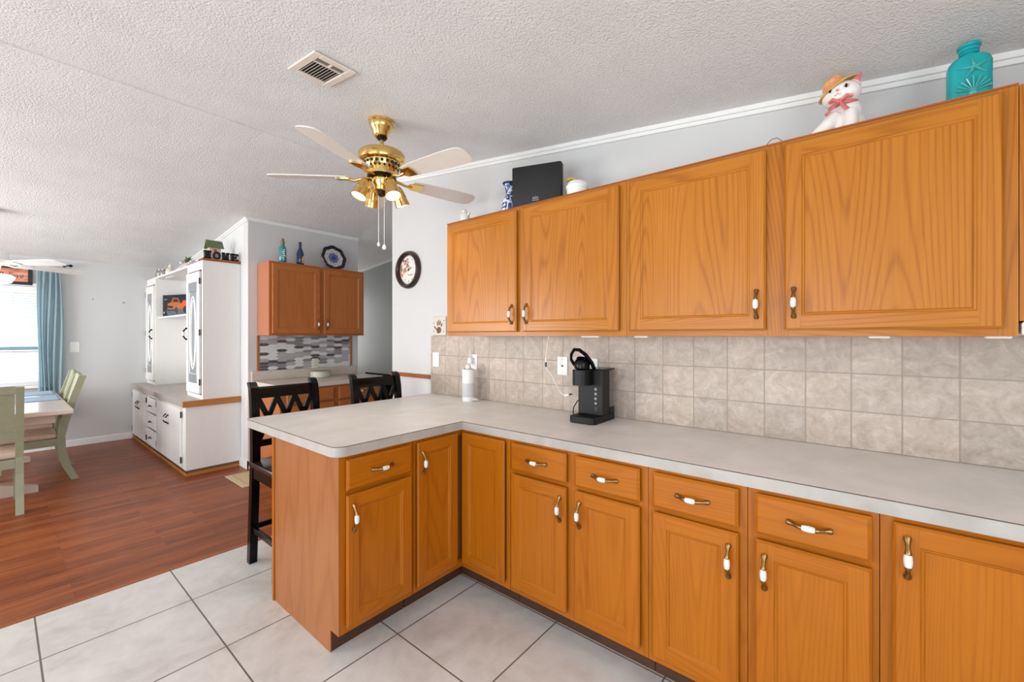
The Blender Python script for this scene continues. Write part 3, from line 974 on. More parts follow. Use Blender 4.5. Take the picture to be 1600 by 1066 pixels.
m = MB(); m.X = Matrix.Rotation(R(20), 4, 'Z'); m.prism([(-.01, -.003), (.05, -.0015), (.05, .0015), (-.01, .003)], 'z', .011, .0125)
m.X = Matrix.Rotation(R(70), 4, 'Z'); m.prism([(-.015, -.003), (.032, -.002), (.032, .002), (-.015, .003)], 'z', .009, .0105); m.X = Matrix(); m.lathe([(.006, .006), (.006, .014), (0, .015)], 12)
m.build('hands', black_metal, ck)
m = MB()
m.tube([(-.012 + i * .004, -.045 + .007 * math.sin(i * 1.7) + .0015 * math.sin(i * .6), .0078) for i in range(18)], .0011, 5); m.build('dial_script', plain('mauve print', (150, 132, 150), .5), ck)

# white cylinder speaker
sp = thing('smart_speaker', 'tall white cylinder speaker with grey mesh band on the counter corner', 'speaker', (-2.214, 2.195, ZC))
m = MB(); m.lathe([(.0, .0), (.043, .0), (.0445, .004), (.0445, .022), (.0445, .022), (.0445, .228), (.041, .232), (.0, .232)], 36, caps=False); m.build('body', plain('white satin plastic', (240, 240, 240), .3, var=.005), sp)
m = MB(); m.lathe([(.0446, .03), (.0452, .032), (.0452, .128), (.0446, .13)], 36, caps=False); m.build('mesh_band', plain('light grey mesh', (205, 205, 206), .8, var=.05, scale=300), sp)
m = MB(); m.lathe([(.030, .232), (.034, .2335), (.0, .2335)], 28, caps=False); m.build('top_ring', plain('dark grey ring', (120, 122, 126), .4), sp)
m = MB(); m.lathe([(.020, .233), (.021, .25), (.017, .262), (.009, .265), (.006, .272), (0, .273)], 24, caps=False); m.build('nozzle', plastic_w, sp)
m = MB()
pts = [(.03 * math.cos(i * .5) + .055 + i * .0012, .02 * math.sin(i * .5), .006 + .012 * (1 + math.sin(i * .8)) * .6) for i in range(22)]
m.tube([(.044, 0, .01)] + pts + [(.06, .08, .012)], .0024, 6); m.tube([(-.044, .01, .03), (-.062, .02, .035), (-.066, .03, .02), (-.06, .045, .006)], .0024, 6)
m.build('cord', plastic_w, sp)

# hanging lamp cord with plug
cb = MB()
cb.tube([(-1.508, 2.2, 1.393), (-1.517, 2.2, 1.32), (-1.527, 2.2, 1.262), (-1.527, 2.2, 1.25)], .0028, 6, 0)
cb.tube([(-1.527, 2.2, 1.252), (-1.527, 2.2, 1.228)], .0055, 8, 0)
cb.tube([(-1.527, 2.2, 1.228), (-1.527, 2.2, 1.198)], .005, 8, 1)
cb.tube([(-1.527, 2.2, 1.2), (-1.515, 2.2, 1.175), (-1.483, 2.2, 1.148), (-1.455, 2.2, 1.10), (-1.432, 2.2, 1.062), (-1.405, 2.2, 1.038), (-1.385, 2.2, 1.03)], .0026, 6, 0)
cb.tube([(-1.388, 2.2, 1.029), (-1.355, 2.2, 1.038)], .0075, 8, 0); cb.tube([(-1.355, 2.2, 1.038), (-1.338, 2.2, 1.043)], .005, 6, 1)
tag(cb.build('hanging_cord', [plastic_w, black_matte]), 'white power cord with plug dangling from under the wall cabinet', 'cord')

# coffee maker
cx0, cyf = -1.238, 1.995
cm = thing('coffee_maker', 'black single-serve coffee maker with its lid raised on the counter', 'coffee maker', (cx0, cyf, ZC))
bp_ = plain('black appliance plastic', (11, 11, 12), .45, var=.08, spec=.35)
m = MB(); m.prism(arc(.03, .03, .03, 180, 270) + arc(.128, .03, .03, 270, 360) + [(.158, .245), (0, .245)], 'z', .002, .036); m.build('base', bp_, cm)
m = MB(); m.prism(arc(.03, .03, .022, 180, 270) + arc(.12, .03, .022, 270, 360) + [(.142, .098), (.008, .098)], 'z', .0355, .039)
for k in range(7): m.box(.016, .134, .018 + k * .0115, .022 + k * .0115, .039, .0405)
m.build('drip_tray', black_gloss, cm)
m = MB(); m.box(.002, .157, .105, .188, .035, .288, bev=.004); m.build('body', bp_, cm)
m = MB(); m.box(.0, .160, .103, .246, .284, .292, bev=.002); m.build('top_plate', black_gloss, cm)
m = MB(); m.prism([(.004, .106)] + arc(.05, .058, .048, 180, 360, 14) + [(.098, .106)], 'z', .203, .287); m.build('brew_head', bp_, cm)
m = MB(); m.box(.012, .156, .19, .243, .036, .282, bev=.006); tk = m.build('water_tank', tank_m, cm); tk['label'] = 'clear smoky water tank'
m = MB(); m.box(.145, .159, .19, .245, .036, .075, bev=.004); m.build('tank_valve', black_gloss, cm)
m = MB()
for k in range(4):
    m.X = Matrix.Translation((.115, .1035, .18 - k * .0262)) @ Matrix.Rotation(R(90), 4, 'X'); m.lathe([(.0082, -.001), (.0082, .0015), (.0068, .002), (0, .002)], 18)
m.build('button', plain('grey buttons', (128, 128, 130), .4, .2), cm)
m = MB()
for k, (a, b_) in enumerate(((.104, .126), (.107, .123), (.110, .120))): m.box(a, b_, .1043, .1052, .076 - k * .008, .0785 - k * .008)
m.build('small_print', plain('grey lettering', (96, 96, 98), .5), cm)
m = MB(); m.X = Matrix.Translation((.052, .06, .29)) @ Matrix.Rotation(R(-10), 4, 'X')
m.lathe([(.040, 0), (.043, .012), (.044, .03), (.041, .045), (.036, .05), (.034, .062), (.028, .068), (0, .069)], 30); m.build('pod_lid', black_gloss, cm)
m = MB()
m.tube([(.002, .03, .345), (.01, .02, .375), (.035, .01, .40), (.06, .02, .398), (.085, .045, .372), (.104, .075, .33), (.110, .095, .293)], [.010, .013, .016, .017, .017, .016, .016], 12, flat=.6)
m.tube([(.002, .03, .345), (.005, .045, .325), (.012, .055, .31)], [.008, .009, .009], 8)
m.build('lid_handle', black_gloss, cm)
m = MB(); m.tube([(.004, .18, .16), (-.02, .19, .12), (-.055, .19, .085), (-.075, .185, .05), (-.07, .17, .018), (-.045, .15, .006), (-.02, .12, .004), (-.002, .11, .006)], .0035, 7); m.build('power_cord', black_matte, cm)

# ------------------------------------------------------------------ things on top of the wall cabinets
ZU = UZ1 + .0005
bd = thing('bird_figurine', 'tiny white bird ornament at the left end on top of the wall cabinets', 'figurine', (-2.125, 2.07, ZU))
m = MB(); m.lathe([(.026, 0), (.028, .02), (.036, .045), (.038, .06), (.03, .078), (.02, .088), (.016, .094)], 18, sx=1.1, sy=.8); m.ell((-.004, 0, .098), (.019, .017, .017), 14); m.tube([(.02, 0, .06), (.045, 0, .075), (.055, 0, .085)], [.014, .009, .003], 8); m.build('body', ceramic, bd)
m = MB(); m.tube([(-.02, 0, .098), (-.034, 0, .094)], [.006, .001], 8); m.build('beak', plain('grey beak', (150, 140, 130), .4), bd)

porc = NT('blue and white porcelain')
n_ = porc.noise(porc.coord((1, 1, .8)), 34, 2, .5, 1.6); porc.col(porc.ramp(n_, [(.47, lin((232, 236, 242))), (.51, lin((52, 74, 140)))])); porc.set(.12); porc = porc.m
vs_ = thing('vase', 'blue and white porcelain vase beside the black case on the wall cabinets', 'vase', (-1.742, 2.10, ZU))
m = MB(); m.lathe([(.03, 0), (.036, .004), (.05, .03), (.057, .06), (.052, .09), (.034, .118), (.025, .14), (.0245, .16), (.03, .185), (.042, .206), (.045, .212), (.041, .211), (.026, .18), (.02, .15)], 30); m.build('body', porc, vs_)
m = MB(); m.lathe([(.040, .2025), (.0462, .211), (.0458, .2145), (.040, .2135)], 30, caps=False); m.build('rim', plain('cobalt glaze', (30, 40, 96), .15), vs_)

ca = thing('black_case', 'flat black zip case standing upright on the wall cabinets', 'case', (-1.497, 2.075, ZU), 18)
ca.scale = (.95, 1, .985)
m = MB(); m.box(-.168, .158, -.03, .03, 0, .262, bev=.009, seg=2); m.build('shell', plain('black textured leatherette', (22, 21, 22), .6, var=.15, scale=140, bump=.15), ca)
m = MB(); m.box(.1585, .1605, -.004, .004, .01, .25); m.box(.1605, .163, -.0025, .0025, .012, .248); m.build('zipper', plain('grey zip', (120, 112, 104), .5, .4), ca)
m = MB()
m.box(-.028, .012, -.0312, -.0302, .052, .057); m.box(-.03, .014, -.0312, -.0302, .041, .046)
for k in range(5): m.prism([(-.026 + k * .008, .058), (-.021 + k * .008, .058), (-.0235 + k * .008, .068 + (.006 if k == 2 else 0))], 'y', -.0312, -.0302)
m.build('silver_emblem', plain('silver print', (150, 148, 146), .4), ca)
jr = thing('white_tub', 'small white plastic tub with a lid right of the black case', 'container', (-1.212, 2.05, ZU))
m = MB(); m.lathe([(.05, 0), (.056, .002), (.058, .046), (.058, .05)], 30); m.build('body', plastic_w, jr)
m = MB(); m.lathe([(.060, .046), (.062, .05), (.062, .062), (.058, .066), (.052, .080), (.046, .083), (0, .083)], 30); m.build('lid', plastic_w, jr)
tag(MB().tube([(-1.337, 2.142, 2.312), (-1.318, 2.137, 2.316), (-1.296, 2.125, 2.311), (-1.272, 2.10, 2.302), (-1.25, 2.125, 2.275), (-1.245, 2.135, 2.20), (-1.25, 2.15, ZU + .006), (-1.27, 2.18, ZU + .006), (-1.31, 2.21, ZU + .006)], [.009, .0095, .006, .005, .005, .005, .005, .005, .005], 8).build('yellow_cable', plain('yellow rubber', (214, 184, 62), .5)), 'yellow cable bent between the black case and white tub', 'cable')
tag(MB().tube([(-.31, 2.06, ZU + .003), (-.30, 2.06, 2.20), (-.283, 2.06, 2.2185), (-.262, 2.06, 2.218), (-.245, 2.06, 2.20), (-.235, 2.06, ZU + .003), (-.225, 2.12, ZU + .003)], .0018, 6).build('loose_wire', plain('grey wire', (120, 116, 110), .5)), 'thin loop of grey wire poking above the right wall cabinet', 'wire')

# cat figurine
kt = thing('cat_figurine', 'white ceramic cat with straw hat and pink bow on the wall cabinets', 'figurine', (-.048, 2.115, ZU), -10)
kt.scale = (.96, .96, .94)
m = MB()
m.ell((0, .02, .055), (.075, .075, .062), 24); m.ell((.004, .012, .11), (.056, .05, .07), 24); m.ell((.004, .006, .15), (.042, .04, .035), 20)
m.ell((-.005, -.008, .190), (.066, .054, .052), 26); m.ell((-.005, -.034, .18), (.038, .032, .028), 20)
m.tube([(-.02, -.03, .1), (-.04, -.055, .06), (-.075, -.072, .02), (-.092, -.08, .012)], [.026, .028, .026, .02], 14)
m.tube([(.03, -.03, .1), (.035, -.05, .05), (.035, -.062, .016), (.035, -.076, .012)], [.024, .024, .024, .018], 14)
m.tube([(.06, .05, .03), (.085, .02, .02), (.08, -.03, .016)], [.02, .018, .012], 10)
m.tube([(.036, .0, .222), (.06, .0, .258)], [.026, .004], 10); m.tube([(-.045, .0, .222), (-.06, .002, .25)], [.022, .004], 10)
bo = m.build('body', plain('glossy white ceramic', (240, 234, 228), .15, var=.015), kt)
rm = bo.modifiers.new('remesh', 'REMESH'); rm.mode = 'VOXEL'; rm.voxel_size = .0032; rm.use_smooth_shade = True
sm = bo.modifiers.new('smooth', 'SMOOTH'); sm.iterations = 8; sm.factor = .6
m = MB(); m.X = Matrix.Translation((-.024, -.002, .232)) @ Matrix.Rotation(R(-27), 4, 'Y') @ Matrix.Rotation(R(9), 4, 'X')
m.lathe([(.0, .042), (.022, .041), (.036, .032), (.042, .014), (.045, .0), (.058, -.002), (.07, -.009), (.0725, -.012), (.069, -.016), (.056, -.009), (.038, -.007), (0, -.004)], 34, caps=False)
m.build('straw_hat', plain('straw yellow glaze', (222, 172, 92), .3, var=.12, scale=60), kt)
m = MB(); m.X = Matrix.Translation((-.024, -.002, .232)) @ Matrix.Rotation(R(-27), 4, 'Y') @ Matrix.Rotation(R(9), 4, 'X')
m.lathe([(.0415, .004), (.0445, .004), (.042, .017), (.0395, .017)], 30, caps=False); m.ell((.005, -.035, .022), (.015, .008, .012), 12); m.build('hat_band', plain('apricot glaze', (226, 148, 104), .3), kt)
m = MB(); m.tube([(.046, -.018, .226), (.061, -.007, .252)], [.016, .003], 10); m.build('inner_ear', plain('pink glaze', (228, 130, 128), .3), kt)
pink = plain('rose pink glaze', (214, 118, 118), .25, var=.08, scale=50)
m = MB()
m.X = Matrix.Translation((.0, .002, .148)) @ Matrix.Rotation(R(8), 4, 'X'); m.lathe([(.044, -.008), (.05, -.003), (.05, .004), (.044, .009)], 28, caps=False)
m.X = Matrix()
m.ell((-.002, -.052, .146), (.011, .009, .011), 12)
m.tube([(-.004, -.054, .146), (-.022, -.056, .157), (-.036, -.052, .152)], [.006, .014, .009], 10, flat=.55); m.tube([(.004, -.054, .146), (.024, -.054, .158), (.04, -.046, .154)], [.006, .014, .009], 10, flat=.55)
m.tube([(-.004, -.056, .142), (-.024, -.066, .118), (-.042, -.072, .098)], [.006, .009, .011], 10, flat=.5); m.tube([(.004, -.056, .142), (.012, -.064, .122), (.024, -.064, .102)], [.006, .009, .012], 10, flat=.5)
m.build('bow', pink, kt)
m = MB()
for x in (-.031, .022): m.X = Matrix.Translation((x, -.0585, .198)); m.ell((0, -.002, 0), (.0046, .004, .0088), 12)
m.X = Matrix(); m.build('eyes', black_gloss, kt)
m = MB()
for x in (-.031, .022): m.X = Matrix.Translation((x, -.0572, .198)); m.ell((0, 0, 0), (.0095, .004, .0066), 12)
m.X = Matrix(); m.build('irises', plain('pale green glaze', (170, 178, 150), .2), kt)
m = MB(); m.ell((-.005, -.0665, .188), (.006, .004, .0045), 10); m.tube([(-.016, -.063, .172), (-.010, -.0655, .169), (-.005, -.0665, .178), (.0, -.0655, .169), (.006, -.063, .172)], .0015, 6); m.build('nose_and_mouth', plain('coral glaze', (214, 132, 112), .3), kt)

# teal bottle with relief
teal = plain('teal glazed glass', (10, 156, 160), .14, var=.08, scale=14)
tb = thing('relief_bottle', 'teal flask bottle with starfish and scallop relief at top right', 'bottle', (.291, 2.11, ZU), 4)
tb.scale = (.97, 1, .93)
m = MB(); hw = .056
prof = [(-hw, 0.004), (-hw, .165)] + [(-hw + .034 * (1 - math.cos(R(a))), .165 + .03 * math.sin(R(a))) for a in (15, 30, 45, 60, 75, 90)]
sec = [(1.0, z, -x) for x, z in []]
for yy in (0,):
    pass
levels = [(0.052, .0), (.056, .006), (.056, .163), (.053, .175), (.047, .185), (.038, .192), (.024, .196), (.023, .2)]
def rrect(hx_, hy_, r_, z):
    o = []
    for (sx_, sy_, a0_) in ((1, -1, -90), (1, 1, 0), (-1, 1, 90), (-1, -1, 180)):
        for i in range(4):
            a_ = R(a0_ + 30 * i); o.append((sx_ * (hx_ - r_) + r_ * math.cos(a_), sy_ * (hy_ - r_) + r_ * math.sin(a_), z))
    return o
rings = [rrect(h_, .030 if h_ > .03 else .023, .022 if h_ > .03 else .0225, z_) for h_, z_ in levels]
vv = [p for r_ in rings for p in r_]; nn = 16
ff = [(i * nn + j, i * nn + (j + 1) % nn, (i + 1) * nn + (j + 1) % nn, (i + 1) * nn + j) for i in range(len(rings) - 1) for j in range(nn)] + [tuple(range(nn))[::-1]]
m.add(vv, ff, 0, True)
m.lathe([(.0225, .199), (.021, .203), (.026, .206), (.026, .211), (.022, .214), (.026, .217), (.027, .222), (.026, .228), (.030, .23), (.031, .238), (.028, .242), (.02, .242), (.018, .22), (0, .2)], 26, caps=False)
m.build('body', teal, tb)
tl = plain('teal relief glaze', (74, 176, 172), .2, var=.15, scale=80)
m = MB()
for k in range(5):
    a = R(90 + 72 * k + 8); c = (0.006 + .0 * k, -.0305, .142)
    m.tube([c, (c[0] + .043 * math.cos(a), -.0305, c[2] + .036 * math.sin(a))], [.014, .003], 8, flat=.5)
m.build('starfish_relief', tl, tb)
m = MB()
for k in range(9):
    a = R(12 + 19.5 * k); L = .052 - .004 * abs(k - 4) / 2
    m.tube([(.004, -.030, .058), (.004 + L * .6 * math.cos(a), -.0325, .058 + L * .6 * math.sin(a)), (.004 + L * math.cos(a), -.0315, .058 + L * math.sin(a))], [.002, .0048, .0062], 8, flat=.6)
m.ell((.004, -.031, .052), (.012, .005, .008), 12)
m.build('scallop_relief', tl, tb)


# ------------------------------------------------------------------ nook (between hutch and hallway)
XN = -4.94
def nook_door(par, x, z, w, h, hx, hz): return add_door(par, x, z, w, h, hx, hz, mats=[nook_v, nook_h])


nu = thing('wall_cabinet', 'two-door oak wall cabinet on the far nook wall above the mosaic tiles', 'cabinet', (-4.63, 1.757, 0), 90)
m = MB(); m.box(.0, 1.06, .0195, .3095, 1.398, 2.158); m.build('carcass', wood('pinkish oak side', (186, 124, 90), (172, 108, 76), (142, 84, 56), axis='z', rough=.4, cath=.25), nu)
frame_mb(1.06, 1.396, 2.16, [(0, .035), (.50, .57), (1.02, 1.06)], [(.035, .5, 1.396, 1.43), (.57, 1.02, 1.396, 1.43), (.035, .5, 2.12, 2.16), (.57, 1.02, 2.12, 2.16)]).build('face_frame', [nook_v, nook_h], nu)
nook_door(nu, .022, 1.415, .497, .722, .497 - .03, .105)
nook_door(nu, .560, 1.415, .480, .722, .03, .105)
# mosaic
mo_cols = [plain('mosaic white', (226, 224, 222), .2, var=.03), plain('mosaic light grey', (178, 174, 176), .2, var=.05), plain('mosaic mid grey', (140, 136, 140), .2, var=.05), plain('mosaic charcoal', (92, 88, 92), .2, var=.08)]
grout_m = plain('pale mosaic grout', (206, 202, 198), .7)
rnd = random.Random(11)
m = MB(); ya, yb, za, zb2 = 1.775, 2.812, 1.02, 1.396
m.box(XN, XN + .005, ya, yb, za, zb2, 4)
L, H, A = .125, .034, .032
ci = 0; y = ya - .05
while y < yb + .1:
    z = za + (H / 2 if ci % 2 else 0) - .01
    while z < zb2 + .02:
        g = .0014
        hexp = [(y - L / 2 + g * 2, z), (y - L / 2 + A, z - H / 2 + g), (y + L / 2 - A, z - H / 2 + g), (y + L / 2 - g * 2, z), (y + L / 2 - A, z + H / 2 - g), (y - L / 2 + A, z + H / 2 - g)]
        hexp = [(min(max(a, ya), yb), min(max(b_, za), zb2)) for a, b_ in hexp]
        if max(p[0] for p in hexp) - min(p[0] for p in hexp) > .01 and max(p[1] for p in hexp) - min(p[1] for p in hexp) > .006:
            m.prism(hexp, 'x', XN + .0045, XN + .0085, rnd.choice([0, 0, 0, 1, 1, 2, 2, 3]))
        z += H
    y += L - A; ci += 1
struct('trim_mosaic', m, mo_cols + [grout_m])
for y in (1.752, 2.812):
    m = MB(); m.box(XN, XN + .018, y, y + .022, 1.02, 1.396, bev=.002); struct('trim', m, nook_v)
plate('outlet', 'ivory outlet on the grey mosaic tiles above the round dish', (XN + .009, 2.372, 1.07), .075, .115, 'outlet', rotz=90, mat=plastic_ivory, cat='outlet')
nb = thing('base_cabinet', 'oak base cabinet in the far nook behind the bar stools', 'cabinet', (-4.285, 1.735, 0), 90)
m = MB(); m.box(0, 1.10, .0195, .6535, .1, .87); m.build('carcass', wood('nook oak side', (190, 122, 82), (172, 104, 66), (138, 78, 46), axis='z', rough=.4, cath=.25), nb)
m = MB(); m.box(.0, 1.10, .07, .085, 0, .0995); m.build('toe_kick', oak_dk, nb)
m = MB(); m.box(-.012, -.0005, .0, .64, 0, .87); m.build('end_panel', nook_v, nb)
frame_mb(1.10, .1, .87, [(0, .05), (.51, .58), (1.05, 1.10)], [(.05, .51, .1, .14), (.58, 1.05, .1, .14), (.05, .51, .69, .73), (.58, 1.05, .69, .73), (.05, .51, .845, .87), (.58, 1.05, .845, .87)]).build('face_frame', [nook_v, nook_h], nb)
for a, b_, hx_ in ((.04, .52, .45), (.57, 1.06, .03)):
    add_drawer(nb, a, .722, b_ - a, .133, mats=nook_h)
    nook_door(nb, a, .132, b_ - a, .575, hx_, .46)
nc = thing('countertop', 'tan laminate countertop of the far nook with a low backsplash lip', 'countertop', (XN, 1.70, 0))
m = MB(); m.box(.0005, .68, 0, 1.19, .8745, .9185, bev=.004); m.build('slab', lam_nook, nc)
m = MB(); m.box(.0005, .02, 0.0, 1.19, .919, 1.018, bev=.003); m.build('backsplash_lip', lam_nook, nc)
ds = thing('round_dish', 'low round pale green dish on the nook countertop', 'dish', (-4.80, 2.372, .919))
m = MB(); m.lathe([(.10, 0), (.108, .004), (.110, .05), (.110, .06)], 36); m.build('bowl', plain('pale green ceramic', (196, 196, 180), .3, var=.02), ds)
m = MB(); m.lathe([(.112, .0605), (.113, .064), (.112, .07), (.10, .073), (0, .073)], 36); m.build('lid', plain('grey green lid', (172, 170, 152), .4, var=.02), ds)
# slim black framed cart at the end of the nook counter
ct2 = thing('slim_cart', 'slim white-topped cart with black frame at the hallway end of the nook', 'cart', (-4.62, 2.955, 0))
m = MB(); m.box(-.30, .27, -.058, .07, .885, .905, bev=.003); m.build('top', plain('white cart top', (206, 202, 198), .3), ct2)
m = MB(); m.box(-.31, .28, .07, .084, .87, .925, bev=.002); m.box(.27, .284, -.06, .084, .87, .925, bev=.002); m.build('rim', black_gloss, ct2)
for x_, y_ in ((-.30, -.05), (.27, -.05), (-.30, .072), (.27, .072)):
    m = MB(); m.box(x_ - .01, x_ + .012, y_ - .01, y_ + .012, 0, .884); m.build('leg', black_gloss, ct2)
m = MB(); m.box(-.30, .27, -.055, .07, .30, .32); m.build('shelf', black_matte, ct2)
m = MB(); m.box(-.30, .27, .064, .074, .321, .8845); m.build('side_panel', black_matte, ct2)

# things on the nook wall cabinet
ZT2 = 2.1605
b1 = thing('glass_bottle', 'teal glass bottle with white beach print and cork on the nook cabinet', 'bottle', (-4.75, 1.936, ZT2))
m = MB(); m.lathe([(.034, 0), (.037, .004), (.037, .15), (.034, .17), (.02, .195), (.0165, .205), (.0165, .235), (.019, .238), (.019, .246), (0, .246)], 26, caps=True); m.build('body', plain('teal glass', (70, 146, 148), .1, var=.08, Transmission_Weight=.25), b1)
m = MB(); m.lathe([(.015, .246), (.0155, .27), (0, .27)], 14); m.lathe([(.0205, .205), (.0205, .236), (.017, .236)], 16, caps=False); m.build('cork', plain('cork', (140, 112, 80), .8, var=.2, scale=80), b1)
m = MB()
for z, w_ in ((.145, .010), (.125, .014), (.105, .012), (.083, .015), (.06, .009), (.04, .006)): m.ell((.0355, .004 * math.sin(z * 90), z), (.003, w_, .0075), 10)
m.build('white_print', plastic_w, b1)
b2 = thing('glass_bottle', 'slim navy blue bottle on the nook cabinet right of the teal one', 'bottle', (-4.75, 2.12, ZT2))
m = MB(); m.lathe([(.034, 0), (.037, .004), (.037, .13), (.032, .155), (.018, .19), (.0145, .205), (.0145, .25), (.0165, .252), (.0165, .262), (0, .262)], 26); m.build('body', plain('navy glass', (40, 58, 88), .12, var=.1), b2)
m = MB(); m.ell((.034, .012, .07), (.005, .013, .024), 12); m.ell((.033, .016, .098), (.005, .008, .012), 10); m.box(.030, .0385, .0, .024, .03, .045, bev=.002); m.build('gold_label', plain('straw gold label', (206, 176, 116), .5), b2)
pd = thing('decorative_plate', 'navy-rimmed floral plate on a stand on the nook cabinet', 'plate', (-4.78, 2.535, ZT2), rot=(R(90), 0, R(90)))
pd.rotation_euler = (Matrix.Rotation(R(90), 4, 'Z') @ Matrix.Rotation(R(76), 4, 'X')).to_euler()
def scallop(r, amp, n_, z): return [(r * (1 + amp * math.cos(8 * 2 * math.pi * i / n_)) * math.cos(2 * math.pi * i / n_), r * (1 + amp * math.cos(8 * 2 * math.pi * i / n_)) * math.sin(2 * math.pi * i / n_), z) for i in range(n_)]
m = MB(); N_ = 96
rg = [scallop(.142, .03, N_, .012), scallop(.150, .035, N_, .020), scallop(.146, .035, N_, .024), scallop(.11, .03, N_, .012), scallop(.108, .05, N_, .0118), scallop(.06, .02, N_, .006), scallop(.045, 0, N_, .006), scallop(.001, 0, N_, .006)]
bk = [scallop(.06, 0, N_, 0)]
rg = bk + rg
for i in range(len(rg) - 1):
    mi = 0 if i < 4 else (1 if i < 6 else 2)
    m.add(rg[i] + rg[i + 1], [(j, (j + 1) % N_, (j + 1) % N_ + N_, j + N_) for j in range(N_)], mi, True)
for k in range(8):
    a = 2 * math.pi * k / 8 + .2
    m.ell((.08 * math.cos(a), .08 * math.sin(a), .0095), (.008, .008, .0015), 8, 3)
    m.ell((.06 * math.cos(a + .4), .06 * math.sin(a + .4), .0078), (.010, .010, .0015), 8, 2)
    m.ell((.1 * math.cos(a + .35), .1 * math.sin(a + .35), .0118), (.006, .009, .0012), 8, 3)
m.ell((0, 0, .0065), (.026, .026, .003), 14, 4)
m.X = Matrix.Translation((0, .155, 0)); 
for v in range(len(m.v)): m.v[v] = (m.v[v][0], m.v[v][1] + .158, m.v[v][2])
m.X = Matrix(); m.build('dish', [plain('navy glaze', (24, 24, 42), .15), plain('cream porcelain', (204, 196, 188), .2, var=.05, scale=50), plain('mixed blue print', (96, 108, 150), .3, var=.3, scale=120), plain('grey print', (130, 124, 130), .3), plain('cobalt centre', (44, 66, 140), .3, var=.3, scale=90)], pd)
m = MB(); 
for x in (-.05, .05): m.tube([(x, .13, -.004), (x, .03, -.004), (x, .008, .005), (x, .006, .034), (x, .026, .036)], .006, 8)
m.box(-.062, .062, .0, .014, -.05, .03, bev=.003); m.build('stand', black_matte, pd)

# floor mat
fm = thing('floor_mat', 'small beige printed mat on the wood floor by the nook', 'mat', (-4.60, 1.86, 0))
m = MB(); m.box(-.24, .24, -.43, .43, .0005, .007, bev=.003); m.build('pile', plain('beige mat', (196, 184, 150), .9, var=.06, scale=40, bump=.3), fm)
m = MB(); rnd = random.Random(5)
for k in range(30):
    x_, y_ = rnd.uniform(-.12, .12), rnd.uniform(-.30, .30)
    m.box(x_ - .02, x_ + .02, y_ - .012, y_ + .012, .0068, .0074)
for a in ((-.19, .19, -.375, -.368), (-.19, .19, .368, .375), (-.197, -.19, -.375, .375), (.19, .197, -.375, .375)): m.box(a[0], a[1], a[2], a[3], .0068, .0074)
m.build('print', plain('olive print', (158, 140, 104), .9, var=.2, scale=30), fm)

